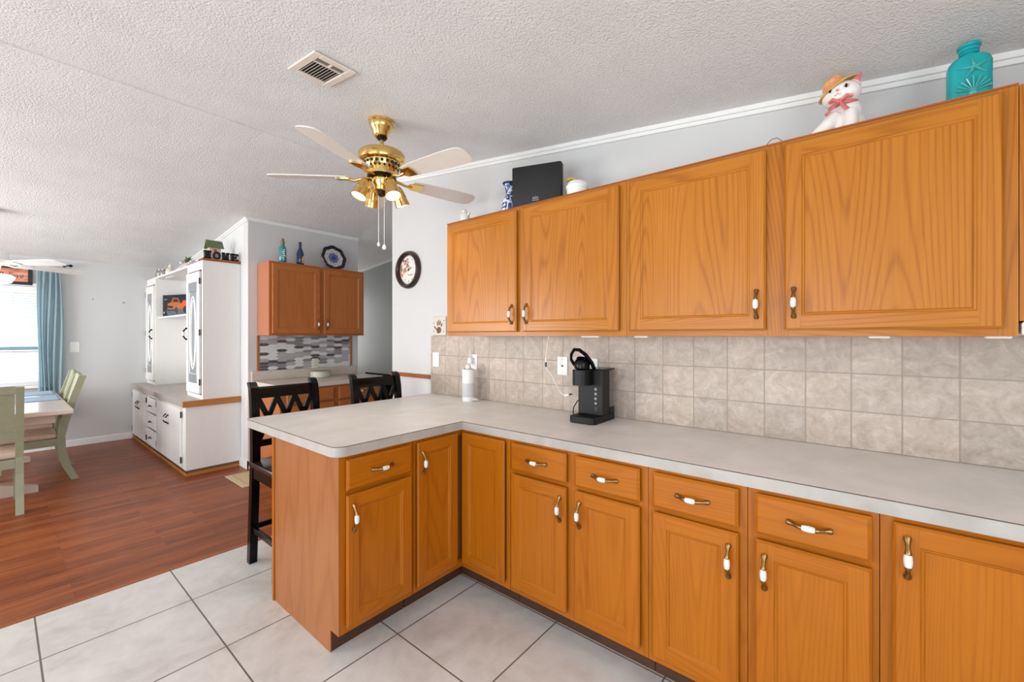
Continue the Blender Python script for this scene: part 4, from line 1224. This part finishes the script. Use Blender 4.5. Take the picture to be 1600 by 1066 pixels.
# ------------------------------------------------------------------ bar stools
def make_stool(label, y0):
    w = .415
    t = thing('bar_stool', label, 'stool', (-2.84, y0 + w / 2, 0), 0, 'black counter stools at the peninsula')
    h = w / 2; g = .022
    # back posts continue to the floor
    for s_ in (-1, 1):
        yc = s_ * (h - g)
        pts = [(-.052, 0), (-.035, .20), (-.012, .5), (0, .66), (-.004, .85), (-.016, 1.0), (-.034, 1.075), (-.052, 1.10), (-.064, 1.108)]
        m = MB()
        wd = [.021, .021, .0215, .022, .021, .02, .021, .019, .010]
        for (p, q, wa, wb) in zip(pts[:-1], pts[1:], wd[:-1], wd[1:]):
            vs = [(p[0] - wa, yc - g, p[1]), (p[0] + wa, yc - g, p[1]), (p[0] + wa, yc + g, p[1]), (p[0] - wa, yc + g, p[1]),
                  (q[0] - wb, yc - g, q[1]), (q[0] + wb, yc - g, q[1]), (q[0] + wb, yc + g, q[1]), (q[0] - wb, yc + g, q[1])]
            m.add(vs, [(0, 1, 5, 4), (1, 2, 6, 5), (2, 3, 7, 6), (3, 0, 4, 7)], 0, False)
        m.add([(-.052 - .021, yc - g, 0), (-.052 + .021, yc - g, 0), (-.052 + .021, yc + g, 0), (-.052 - .021, yc + g, 0)], [(0, 1, 2, 3)])
        m.add([(-.074, yc - g, 1.108), (-.054, yc - g, 1.108), (-.054, yc + g, 1.108), (-.074, yc + g, 1.108)], [(0, 1, 2, 3)])
        m.build('leg', black_gloss, t)
        m = MB(); m.prism([(.30, 0), (.34, 0), (.352, .598), (.308, .598)], 'y', yc - g, yc + g); m.build('leg', black_gloss, t)
        m = MB(); m.box(-.035, .325, yc - .011, yc + .011, .195, .228, bev=.002); m.build('stretcher', black_gloss, t)
    m = MB(); m.box(-.045, .335, -h - .004, h + .004, .5985, .632, bev=.009, seg=2); m.build('seat', plain('dark espresso wood', (40, 26, 22), .25, var=.2), t)
    m = MB()
    for a in ((.02, .335, -h + .004, -h + .024), (.02, .335, h - .024, h - .004), (.315, .335, -h + .0245, h - .0245), (.0, .02, -h + .045, h - .045)): m.box(a[0], a[1], a[2], a[3], .535, .598)
    m.build('seat_apron', black_gloss, t)
    m = MB(); m.box(.305, .335, -h + 2 * g, h - 2 * g, .27, .305, bev=.002); m.build('footrest', black_gloss, t)
    m = MB(); m.box(-.058, -.038, -h + 2 * g, h - 2 * g, .2, .232, bev=.002); m.build('stretcher', black_gloss, t)
    m = MB()
    sec = [(-.03, 1.008), (-.012, 1.008), (-.016, 1.03), (-.028, 1.065), (-.036, 1.078), (-.05, 1.07), (-.044, 1.04)]
    m.prism(sec, 'y', -h + 2 * g - .001, h - 2 * g + .001); m.build('top_rail', black_gloss, t)
    m = MB(); m.box(-.012, .008, -h + 2 * g - .001, h - 2 * g + .001, .715, .755, bev=.002); m.build('lower_rail', black_gloss, t)
    n_ = 3; W_ = (2 * h - 4 * g) / n_
    for k in range(n_):
        ya_ = -h + 2 * g + k * W_
        for (p, q, off) in ((ya_, ya_ + W_, 0), (ya_ + W_, ya_, .002)):
            m = MB()
            p0 = Vector((-.004 + off, p, .755)); p1 = Vector((-.021 + off, q, 1.01)); d_ = Vector((0, .0155, 0)); e_ = Vector((.0085, 0, 0))
            vs = [p0 - d_ - e_, p0 + d_ - e_, p0 + d_ + e_, p0 - d_ + e_, p1 - d_ - e_, p1 + d_ - e_, p1 + d_ + e_, p1 - d_ + e_]
            m.add([v[:] for v in vs], [(0, 1, 5, 4), (1, 2, 6, 5), (2, 3, 7, 6), (3, 0, 4, 7), (3, 2, 1, 0), (4, 5, 6, 7)])
            m.build('back_slat', black_gloss, t)
    return t


st1 = make_stool('black stool with crossed slat back at the free end of the peninsula', .978)
st2 = dup(st1, (-2.84, 1.851, 0), 0, 'black stool with crossed slat back closer to the kitchen wall')

# ------------------------------------------------------------------ white hutch
HX1, HX0, HYF, HYU, HYB = -5.15, -7.645, 1.19, 1.33, 1.668
hw_pull = None
PULLB = None
mm = MB()
zs = [(-.05, -.003, .006), (-.043, -.008, .006), (-.035, -.018, .0045), (-.018, -.026, .006), (-.0175, -.026, .007), (0, -.027, .009), (.0175, -.026, .007), (.018, -.026, .006), (.035, -.018, .0045), (.043, -.008, .006), (.05, -.003, .006)]
mm.tube([(0, y, z) for z, y, r in zs], [r * 1.15 for z, y, r in zs], n=10, ms=[0] * 4 + [1, 1] + [0] * 4)
PULLB = mm.mesh('handle', [black_metal, ceramic])
hl = thing('sideboard', 'white sideboard base of the hutch with doors and a drawer stack', 'cabinet', (HX0, HYF, 0))
wH = HX1 - HX0
m = MB(); m.box(.0, wH, .019, HYB - HYF, .055, .684); m.build('carcass', m_hutch, hl)
m = MB(); m.box(.0, wH - .01, .025, HYB - HYF - .002, 0, .0545, 0); m.build('plinth', plain('dark plinth', (120, 84, 60), .5), hl)
m = MB(); m.prism([(0, .0), (wH + .012, .0), (wH + .012, HYB - HYF - .004), (wH + .0005, HYB - HYF - .004), (wH + .0005, .013), (0, .013)], 'z', .0005, .028); m.build('shoe_moulding', trim_wood, hl)
frame_mb(wH, .055, .684, [(0, .04), (.84, .89), (1.33, 1.385), (2.37, wH)], [(.04, .84, .055, .09), (.04, .84, .655, .684), (1.385, 2.37, .055, .09), (1.385, 2.37, .655, .684), (.89, 1.33, .055, .09), (.89, 1.33, .655, .684)]).build('face_frame', [m_hutch, m_hutch], hl)
def slab(par, x, z, w, h, bead=True):
    mb = MB(); mb.box(0, w, -.018, 0, 0, h, bev=.003)
    if bead:
        for a in (.03, w / 2, w - .03): mb.box(a - .0015, a + .0015, -.0186, -.0178, .004, h - .004, 1)
    return mb.build('door', [m_hutch, plain('groove grey', (196, 194, 192), .5)], par, (x, 0, z))
def hinge(par, x, z, y=-.019):
    mb = MB(); mb.box(x - .012, x + .012, y - .003, y + .001, z - .03, z + .03, bev=.002); mb.tube([(x, y - .004, z - .032), (x, y - .004, z + .032)], .005, 8)
    return mb.build('hinge', black_metal, par)
dz0, dzh = .075, .585
for x, w_, side in ((.03, .40, 'r'), (.437, .40, 'l'), (1.37, .50, 'r'), (1.877, .50, 'l')):
    d = slab(hl, x, dz0, w_, dzh)
    handle(d, w_ - .045 if side == 'r' else .045, -.018, dzh - .16, False, PULLB)
    hx_ = -.006 if side == 'r' else w_ + .006
    for z in (.07, dzh - .06): hinge(d, hx_, z, -.012)
for k, z in enumerate((.095, .285, .475)):
    mb = MB(); mb.box(0, .43, -.018, 0, 0, .17, bev=.006)
    d = mb.build('drawer', m_hutch, hl, (.895, 0, z)); handle(d, .215, -.018, .085, True, PULLB, .9)
# countertop of hutch
hc = thing('hutch_countertop', 'grey wood-look laminate top of the white hutch base with wooden end trim', 'countertop', (HX0, HYF - .03, 0))
m = MB(); m.box(0, wH + .003, 0, HYB - HYF + .03, .685, .745, bev=.002); m.build('slab', lam_hutch, hc)
m = MB(); m.box(wH + .0032, wH + .022, -.001, HYB - HYF + .029, .684, .747, bev=.003); m.build('end_trim', trim_wood, hc)
# upper hutch
hu = thing('display_hutch', 'white hutch upper with two glass-door towers and an open centre', 'cabinet', (HX0, HYU, 0))
ZB, ZH = .7455, 2.165
dep = HYB - HYU
for nm, xa, xb in (('tower', 0, .495), ('tower', wH - .54, wH)):
    m = MB()
    m.box(xa, xa + .018, .019, dep, ZB, ZH - .001); m.box(xb - .018, xb, .019, dep, ZB, ZH - .001); m.box(xa + .018, xb - .018, dep - .01, dep, ZB, ZH - .001)
    for z in (ZB, 1.2, 1.65, ZH - .04): m.box(xa + .018, xb - .018, .03, dep - .0105, z, z + .016)
    m.box(xa, xb, 0, .019, 2.075, ZH - .001); m.box(xa, xb, 0, .019, ZB, .785)
    m.box(xa, xa + .035, 0, .019, .785, 2.075); m.box(xb - .035, xb, 0, .019, .785, 2.075)
    m.build(nm, m_hutch, hu)
m = MB(); m.box(.4955, wH - .5405, .0, dep, ZH - .024, ZH - .001); m.build('bridge_shelf', m_hutch, hu)
m = MB(); m.box(.4955, wH - .5405, dep - .011, dep, ZB, ZH - .025); m.build('back_panel', m_hutch, hu)
m = MB(); m.box(.4955, wH - .5405, .03, dep - .012, 1.622, 1.642); m.build('shelf', m_hutch, hu)
m = MB(); m.box(.75, 1.05, .05, .09, ZH - .034, ZH - .0245, bev=.003); m.build('light_bar', led_m, hu)
m = MB(); m.box(wH - .14, wH + .012, -.004, dep, ZH - .0005, ZH + .022, bev=.002); tt = m.build('end_trim', oak_dk, hu)
def glass_door(x, w, hside):
    h_ = 2.055 - .80
    mb = MB(); st = .07
    for a in ((0, st, 0, h_), (w - st, w, 0, h_), (st, w - st, 0, .10), (st, w - st, h_ - .10, h_)): mb.box(a[0], a[1], -.02, 0, a[2], a[3])
    d = mb.build('door', m_hutch, hu, (x, 0, .80))
    g = MB(); g.box(st, w - st, -.011, -.007, .10, h_ - .10); g.build('glass', frost, d)
    c = MB(); cx_, cz_ = w / 2, h_ / 2; gw, gh = w - 2 * st, h_ - .2
    rx, rz = gw * .34, gh * .36
    ring = [(cx_ + rx * math.cos(2 * math.pi * i / 40), -.0125, cz_ + rz * math.sin(2 * math.pi * i / 40)) for i in range(41)]
    c.tube(ring, .008, 6)
    ring = [(cx_ + rx * .62 * math.cos(2 * math.pi * i / 40), -.0125, cz_ + rz * .9 * math.sin(2 * math.pi * i / 40)) for i in range(41)]
    c.tube(ring, .004, 6)
    a, b_ = gw * .42, gh * .41
    c.tube([(cx_ - a, -.0125, cz_ - b_), (cx_ + a, -.0125, cz_ - b_), (cx_ + a, -.0125, cz_ + b_), (cx_ - a, -.0125, cz_ + b_), (cx_ - a, -.0125, cz_ - b_)], .004, 6)
    for z in (cz_ - b_ * .45, cz_, cz_ + b_ * .45): c.tube([(cx_ - a, -.0125, z), (cx_ - rx, -.0125, z)], .003, 6); c.tube([(cx_ + rx, -.0125, z), (cx_ + a, -.0125, z)], .003, 6)
    c.build('leaded_came', plain('white leading', (238, 238, 236), .4), d)
    handle(d, w - .035 if hside == 'l' else .035, -.02, h_ * .49, False, PULLB, 1.3)
    for z in (.12, h_ / 2, h_ - .1): hinge(d, -.006 if hside == 'l' else w + .006, z, -.014)
    return d


glass_door(.035, .42, 'l')
glass_door(wH - .50, .45, 'r')

# truck picture box on hutch shelf
bx = thing('picture_box', 'black boxed toy set with an orange pickup picture on the hutch shelf', 'box', (-7.09, 1.392, 1.6425), 20)
m = MB(); m.box(0, .5, 0, .075, 0, .285, bev=.001); m.build('carton', plain('black glossy card', (28, 30, 36), .25), bx)
def flat(mb, pts, lvl, mi):
    mb.prism(pts, 'y', -.0006 - lvl * .0004, .0, mi)
m = MB()
flat(m, [(.10, .02), (.42, .02), (.46, .07), (.36, .10), (.06, .09)], 0, 3)
flat(m, [(.09, .085), (.30, .085), (.36, .12), (.36, .165), (.33, .18), (.30, .24), (.20, .245), (.17, .19), (.10, .17)], 1, 0)
flat(m, [(.195, .19), (.215, .232), (.29, .228), (.305, .185)], 2, 1)
flat(m, [(.10, .115), (.20, .11), (.20, .14), (.10, .145)], 2, 1)
flat(m, [(.09, .08), (.26, .075), (.26, .09), (.09, .098)], 2, 1)
for (x_, z_, r_) in ((.265, .085, .036), (.43, .09, .045)): flat(m, [(x_ + r_ * .8 * math.cos(2 * math.pi * i / 20), z_ + r_ * math.sin(2 * math.pi * i / 20)) for i in range(20)], 3, 1)
for (x_, z_, r_) in ((.265, .085, .018),): flat(m, [(x_ + r_ * .8 * math.cos(2 * math.pi * i / 20), z_ + r_ * math.sin(2 * math.pi * i / 20)) for i in range(20)], 4, 3)
flat(m, [(.34, .09), (.48, .12), (.47, .20), (.40, .21), (.35, .16)], 2, 2)
flat(m, [(.018, .045), (.038, .045), (.038, .065), (.018, .065)], 1, 4); flat(m, [(.03, .222), (.085, .222), (.085, .230), (.03, .230)], 1, 5)
m.build('cover_picture', [plain('orange print', (176, 98, 46), .3, var=.2, scale=50), plain('charcoal print', (44, 38, 36), .3), plain('bright orange print', (206, 84, 28), .3, var=.15, scale=40), plain('teal dust print', (74, 96, 108), .4, var=.3, scale=20), plain('red white badge', (220, 180, 176), .4), plain('grey lettering print', (140, 144, 150), .4)], bx)

# letters
blk = plain('black speckled letter', (22, 20, 22), .35, var=.6, scale=120)
def letter(ch, y0, y1, label):
    t = thing('letter_' + 'block', label, 'letter', (HX1 - .03, y0, ZH), 90, 'HOME letters on the hutch')
    w = y1 - y0; h = .084; b = w * .32; sf = .015
    m = MB()
    def bx_(x0_, x1_, z0_, z1_): m.box(x0_, x1_, -.014, .014, z0_, z1_)
    if ch == 'H':
        for c in (b * .85, w - b * .85):
            bx_(c - b / 2, c + b / 2, 0, h); bx_(c - b * .8, c + b * .8, 0, sf); bx_(c - b * .8, c + b * .8, h - sf, h)
        bx_(b, w - b, h * .42, h * .58)
    elif ch == 'O':
        n_ = 32; vo = [(w / 2 + w / 2 * math.cos(2 * math.pi * i / n_), h / 2 + h / 2 * math.sin(2 * math.pi * i / n_)) for i in range(n_)]
        vi = [(w / 2 + w * .24 * math.cos(2 * math.pi * i / n_), h / 2 + h * .28 * math.sin(2 * math.pi * i / n_)) for i in range(n_)]
        vs = [(x, -.014, z) for x, z in vo] + [(x, -.014, z) for x, z in vi] + [(x, .014, z) for x, z in vo] + [(x, .014, z) for x, z in vi]
        fs = []
        for i in range(n_):
            j = (i + 1) % n_
            fs += [(i, j, n_ + j, n_ + i), (2 * n_ + i, 3 * n_ + i, 3 * n_ + j, 2 * n_ + j), (i, 2 * n_ + i, 2 * n_ + j, j), (n_ + i, n_ + j, 3 * n_ + j, 3 * n_ + i)]
        m.add(vs, fs)
    elif ch == 'M':
        for c in (b * .6, w - b * .6):
            bx_(c - b * .38, c + b * .38, 0, h); bx_(c - b * .6, c + b * .6, 0, sf); bx_(c - b * .6, c + b * .6, h - sf, h)
        for s_ in (-1, 1):
            m.prism([(w / 2 + s_ * w * .36, h), (w / 2 + s_ * w * .20, h), (w / 2 - s_ * .002, h * .28), (w / 2 - s_ * .002, h * .05)], 'y', -.0135, .0135)
    else:
        bx_(w * .12, w * .12 + b, 0, h); bx_(0, w, 0, sf * 1.15); bx_(0, w, h - sf * 1.15, h); bx_(w * .2, w * .72, h * .43, h * .57)
        bx_(w - .013, w, 0, h * .3); bx_(w - .013, w, h * .72, h); bx_(w * .62, w * .76, h * .34, h * .66)
    m.build('letter', blk, t)
    m = MB(); m.box(0.002, w - .002, .0145, .022, 0, h * .97); m.build('backing', plain('white letter backing', (214, 210, 206), .5), t)
    t.location.z = ZH + .0225
    return t


for ch, a, b_, nm in (('H', 1.345, 1.413, 'black decorative letter H on top of the white hutch'), ('O', 1.423, 1.495, 'black decorative letter O on top of the white hutch'),
                      ('M', 1.505, 1.573, 'black decorative letter M on top of the white hutch'), ('E', 1.583, 1.655, 'black decorative letter E on top of the white hutch')):
    letter(ch, a, b_, nm)
bh = thing('birdhouse', 'small cream birdhouse with green roof behind the letters on the hutch', 'birdhouse', (-5.375, 1.49, ZH), 90)
m = MB(); m.box(-.052, .052, -.04, .04, 0, .17); m.build('house_body', plain('cream paint', (214, 196, 170), .5, var=.1, scale=60), bh)
m = MB(); m.prism([(-.07, .165), (.0, .255), (.07, .165), (.06, .165), (0, .24), (-.06, .165)], 'x', -.075, .075); m.build('roof', plain('moss green roof', (92, 104, 70), .5, var=.12), bh)
m = MB(); m.X = Matrix.Translation((0, -.0405, .14)) @ Matrix.Rotation(R(90), 4, 'X'); m.lathe([(.016, 0), (.016, .003), (0, .003)], 16); m.X = Matrix(); m.box(-.025, .025, -.043, -.04, .085, .11); m.build('red_trim', plain('brick red paint', (168, 84, 72), .5), bh)
# plant, figurine, jars on top of hutch
pt = thing('potted_plant', 'small potted green plant with white blooms on top of the hutch', 'plant', (-5.95, 1.395, ZH - .0005))
m = MB(); m.lathe([(.035, 0), (.045, .01), (.05, .06), (.054, .062), (.048, .06)], 20); m.build('pot', plain('pale pink pot', (206, 188, 184), .4), pt)
m = MB(); rnd = random.Random(2)
for k in range(34):
    a = rnd.uniform(0, 6.28); e = rnd.uniform(.2, 1.25); L_ = rnd.uniform(.06, .12)
    d_ = Vector((math.cos(a) * math.cos(e), math.sin(a) * math.cos(e), math.sin(e))); p = Vector((0, 0, .06))
    s1 = d_.cross(Vector((0, 0, 1))).normalized() * .009
    q_ = p + d_ * L_ * .55; r_ = p + d_ * L_ + Vector((0, 0, -.015))
    m.add([p[:], (q_ - s1)[:], (q_ + Vector((0, 0, .004)))[:], (q_ + s1)[:], r_[:]], [(0, 1, 2), (0, 2, 3), (1, 4, 2), (2, 4, 3)])
m.build('leaves', plain('grey green leaves', (118, 132, 92), .6, var=.25, scale=30), pt)
m = MB()
for k in range(9):
    a = rnd.uniform(0, 6.28); m.ell((.075 * math.cos(a), .075 * math.sin(a), rnd.uniform(.05, .085)), .016, 10)
m.build('blooms', plain('white petals', (226, 222, 216), .6), pt)
fg = thing('figurine', 'white bell-shaped figurine on top of the hutch between jars and plant', 'figurine', (-6.72, 1.395, ZH - .0005))
m = MB(); m.lathe([(.045, 0), (.05, .01), (.05, .05), (.035, .075), (.018, .09), (.022, .105), (.02, .12), (.006, .128), (.008, .14), (0, .145)], 20); m.build('body', plain('cream ceramic', (216, 212, 200), .3), fg)
for k, (x_, r_, h_, lb) in enumerate(((-7.22, .055, .115, 'larger grey glass jar at the far left on top of the hutch'), (-7.05, .045, .10, 'smaller grey glass jar beside the white figurine on the hutch'))):
    j = thing('glass_jar', lb, 'jar', (x_, 1.395, ZH - .0005), group='jars on top of the hutch')
    m = MB(); m.lathe([(r_ * .9, 0), (r_, .01), (r_, h_ * .7), (r_ * .7, h_ * .85)], 20); m.build('body', plain('smoky jar glass', (164, 160, 156), .15, var=.15, scale=60, Transmission_Weight=.35), j)
    m = MB(); m.lathe([(r_ * .72, h_ * .85), (r_ * .75, h_), (0, h_ * 1.02)], 20); m.build('lid', plain('pewter', (140, 132, 126), .3, .7), j)

# ------------------------------------------------------------------ dining area
dt = thing('dining_table', 'whitewashed trestle dining table under the window', 'table', (-6.28, -.06, 0))
TL, TW = .985, .49
m = MB(); m.box(-TL, TL, -TW, TW, .715, .757, bev=.006); m.build('tabletop', wood('whitewashed table top', (222, 208, 198), (212, 196, 186), (192, 176, 166), axis='x', rough=.16, cath=.15), dt)
m = MB()
m.box(-TL + .12, TL - .1, TW - .13, TW - .105, .64, .7145); m.box(-TL + .12, TL - .1, -TW + .105, -TW + .13, .64, .7145)
m.box(TL - .125, TL - .1, -TW + .13, TW - .13, .64, .7145); m.box(-TL + .12, -TL + .145, -TW + .13, TW - .13, .64, .7145)
m.build('apron', table_m, dt)
for x_ in (.56, -.84):
    m = MB(); m.prism([(-.30, 0), (-.30, .045), (-.09, .11), (.09, .11), (.30, .045), (.30, 0)], 'x', x_ - .045, x_ + .045)
    m.prism([(-.085, .11), (-.06, .2), (-.06, .52), (-.18, .6395), (.18, .6395), (.06, .52), (.06, .2), (.085, .11)], 'x', x_ - .04, x_ + .04); m.build('leg', table_m, dt)
m = MB(); m.box(-.80, .52, -.03, .03, .22, .30); m.build('stretcher', table_m, dt)
for i, (x_, y_, lb, g1) in enumerate(((-6.36, .25, 'blue striped placemat nearest on the dining table', 0), (-7.0, .25, 'pale blue placemat at the window end of the dining table', 1))):
    pm = thing('placemat', lb, 'placemat', (x_, y_, .7575), 0, 'blue placemats on the dining table')
    m = MB(); m.box(-.21, .21, -.15, .15, 0, .004, bev=.001); m.build('cloth', plain('blue placemat weave', (150, 176, 204), .7, var=.2, scale=14), pm)
    m = MB(); m.box(-.222, .222, -.162, -.15, 0, .0042); m.box(-.222, .222, .15, .162, 0, .0042); m.box(-.222, -.21, -.15, .15, 0, .0042); m.box(.21, .222, -.15, .15, 0, .0042); m.build('border', plain('slate border', (106, 120, 146), .7), pm)


def make_chair(label, loc, rz):
    """faces local -y; origin on the floor under the seat centre"""
    t = thing('dining_chair', label, 'chair', loc, rz, 'sage green dining chairs')
    w = .43; h = w / 2
    def bar(p, q, a, b_, nm=None, mb=None):
        mb2 = mb or MB()
        vs = [(p[0] + sx_ * a, p[1] + sy_ * b_, p[2]) for sx_, sy_ in ((-1, -1), (1, -1), (1, 1), (-1, 1))] + [(q[0] + sx_ * a, q[1] + sy_ * b_, q[2]) for sx_, sy_ in ((-1, -1), (1, -1), (1, 1), (-1, 1))]
        mb2.add(vs, [(0, 1, 5, 4), (1, 2, 6, 5), (2, 3, 7, 6), (3, 0, 4, 7), (3, 2, 1, 0), (4, 5, 6, 7)])
        return mb2
    for s_ in (-1, 1):
        m = MB(); x_ = s_ * (h - .022)
        pts = [(.285, 0), (.225, .14), (.195, .30), (.19, .43), (.215, .56), (.262, .75), (.335, 1.0)]
        for p, q in zip(pts[:-1], pts[1:]): bar((x_, p[0], p[1]), (x_, q[0], q[1]), .022, .028, mb=m)
        m.build('leg', sage, t)
        m = MB(); bar((x_, -.215, 0), (x_, -.205, .405), .024, .024, mb=m); m.build('leg', sage, t)
    m = MB()
    m.box(-h + .045, h - .045, .17, .195, .345, .415); m.box(-h + .045, h - .045, -.225, -.2, .345, .415)
    m.box(-h + .005, -h + .028, -.18, .168, .345, .415); m.box(h - .028, h - .005, -.18, .168, .345, .415); m.build('apron', sage, t)
    m = MB(); m.box(-h + .002, h - .002, -.235, .165, .4155, .465, bev=.02, seg=3); m.build('seat', linen, t)
    m = MB(); bar((0, .228, .575), (0, .243, .64), h - .044, .012, mb=m); m.build('lower_rail', sage, t)
    m = MB(); bar((0, .322, .945), (0, .333, 1.0), h - .044, .014, mb=m); m.build('top_rail', sage, t)
    m = MB(); n_ = 4; sw = (w - .09) / n_
    for k in range(n_):
        x_ = -h + .045 + sw * (k + .5); hh = 1.015 if k in (1, 2) else 1.005
        m = MB(); bar((x_, .2255, .578), (x_, .3215, hh - .02), sw / 2 - .002, .007, mb=m); bar((x_, .3215, hh - .02), (x_, .325, hh), sw / 2 - .002, .007, mb=m); m.build('back_slat', sage, t)
    return t


c1 = make_chair('sage green chair with its back to the camera, at the left edge', (-5.36, -.075, 0), -90)
dup(c1, (-6.115, .205, 0), 0, 'sage green chair on the long side of the table, nearest the camera')
dup(c1, (-6.80, .225, 0), 0, 'sage green chair on the long table side, half hidden near the window')

# curtain, rod, picture, switch plates
cu_ = thing('curtain', 'pale blue sheer curtain panel hanging right of the dining window', 'curtain', (XL + .075, .42, .42))
m = MB(); N_ = 60; vs = []
for r_ in range(13):
    z = r_ / 12 * 1.80
    sq = 1 - .10 * (r_ / 12)
    for i in range(N_):
        u = i / (N_ - 1); y = (-.115 + .22 * u) * sq - .0 + .012 * math.sin(z * 3 + u * 5)
        x = .028 * math.sin(u * 2 * math.pi * 4.5 + .5 * math.sin(z * 1.3)) + .008 * math.sin(u * 31 + z)
        vs.append((x, y, z))
m.add(vs, [(r_ * N_ + i, r_ * N_ + i + 1, (r_ + 1) * N_ + i + 1, (r_ + 1) * N_ + i) for r_ in range(12) for i in range(N_ - 1)], 0, True)
m.build('fabric', curtain_m, cu_)
rd = thing('curtain_rod', 'dark curtain rod with ball end above the dining window', 'curtain rod', (XL, .60, 2.262))
m = MB(); m.tube([(.075, -1.9, 0), (.075, -.03, 0)], .008, 10); m.build('rod', black_metal, rd)
m = MB(); m.ell((.075, -.012, 0), .018, 14); m.build('finial', black_metal, rd)
m = MB(); m.tube([(0, -.06, 0), (.075, -.06, 0)], .006, 8); m.X = Matrix.Translation((.003, -.06, 0)) @ Matrix.Rotation(R(90), 4, 'Y'); m.lathe([(.016, -.003), (.016, .003), (0, .004)], 12); m.build('bracket', black_metal, rd)
pc = thing('framed_picture', 'dark-framed sunset print with script lettering above the window', 'picture', (XL + .001, -.105, 2.105), 90)
m = MB()
for a in ((-.38, .38, .075, .11), (-.38, .38, -.11, -.075), (-.38, -.345, -.075, .075), (.345, .38, -.075, .075)): m.box(a[0], a[1], -.028, 0, a[2], a[3], bev=.003)
m.build('frame', plain('dark frame wood', (34, 28, 32), .4), pc)
sun = NT('sunset print'); sun.col(sun.ramp(sun.noise(sun.coord((2, 1, 9)), 3, 3), [(.35, lin((176, 96, 78))), (.5, lin((214, 140, 112))), (.65, lin((226, 170, 146)))])); sun.set(.5)
m = MB(); m.box(-.345, .345, -.012, -.006, -.075, .075); m.build('print', sun.m, pc)
m = text_mb('Believe', .085, .0004, .4, X=Matrix.Translation((.21, -.0125, -.005)) @ Matrix.Rotation(R(90), 4, 'X') @ Matrix.Scale(.8, 4, (1, 0, 0)))
m.build('script_lettering', plain('brown ink', (84, 46, 40), .5), pc)
plate('switch_plate', 'white switch plate on the pale grey dining wall', (XL, .628, 1.25), .085, .13, 'toggle', rotz=90)
for y, z, lb in ((.792, 1.864, 'tiny nail in the dining wall, left one of two'), (1.087, 1.84, 'tiny nail in the dining wall nearer the hutch')):
    tag(MB().lathe([(.006, 0), (.006, .008), (0, .01)], 8).build('nail', black_metal, None, (XL + .0005, y, z), (0, R(90), 0)), lb, 'nail')

# dining fan
df = thing('ceiling_fan', 'white ceiling fan over the dining table at the left edge', 'ceiling fan', (-5.96, -.04, cz(-5.96)))
zz = 2.02 - cz(-5.96)
m = MB(); m.X = Matrix.Rotation(-math.atan(.107), 4, 'Y'); m.lathe([(.07, .004), (.07, -.02), (.05, -.06), (.02, -.075), (0, -.075)], 24); m.build('canopy', fan_white, df)
m = MB(); m.tube([(0, 0, -.06), (0, 0, zz + .16)], .012, 12); m.build('downrod', fan_white, df)
m = MB(); m.lathe([(.03, zz + .17), (.08, zz + .15), (.115, zz + .11), (.12, zz + .05), (.1, zz + .025), (.07, zz), (.06, zz - .05), (.02, zz - .07), (0, zz - .07)], 30); m.build('motor_housing', fan_white, df)
for k in range(5):
    a = R(38.35 + 72 * k)
    q = (Matrix.Rotation(a, 4, 'Z') @ Matrix.Rotation(R(-11), 4, 'X')).to_euler()
    b = bpy.data.objects.new('blade', bm_df if False else bm_); COL.objects.link(b)
    b.parent = df; b.location = (0, 0, zz + .02); b.rotation_euler = q; b.scale = (1.0, 1.0, 1)
    if k == 0:
        bw = bm_.copy(); bw.materials.clear(); bw.materials.append(fan_white)
    b.data = bw
    i = bpy.data.objects.new('blade_iron', im_w if False else im_); COL.objects.link(i); i.parent = b
    if k == 0:
        iw = im_.copy(); iw.materials.clear(); iw.materials.append(fan_white)
    i.data = iw
# light kit under the dining fan (its glass bowl is lit)
m = MB(); m.lathe([(.055, zz - .071), (.13, zz - .078), (.155, zz - .10), (.13, zz - .145), (.06, zz - .17), (0, zz - .175)], 26)
m.build('glass_bowl', emis('lit opal glass', (255, 246, 232), 3), df)
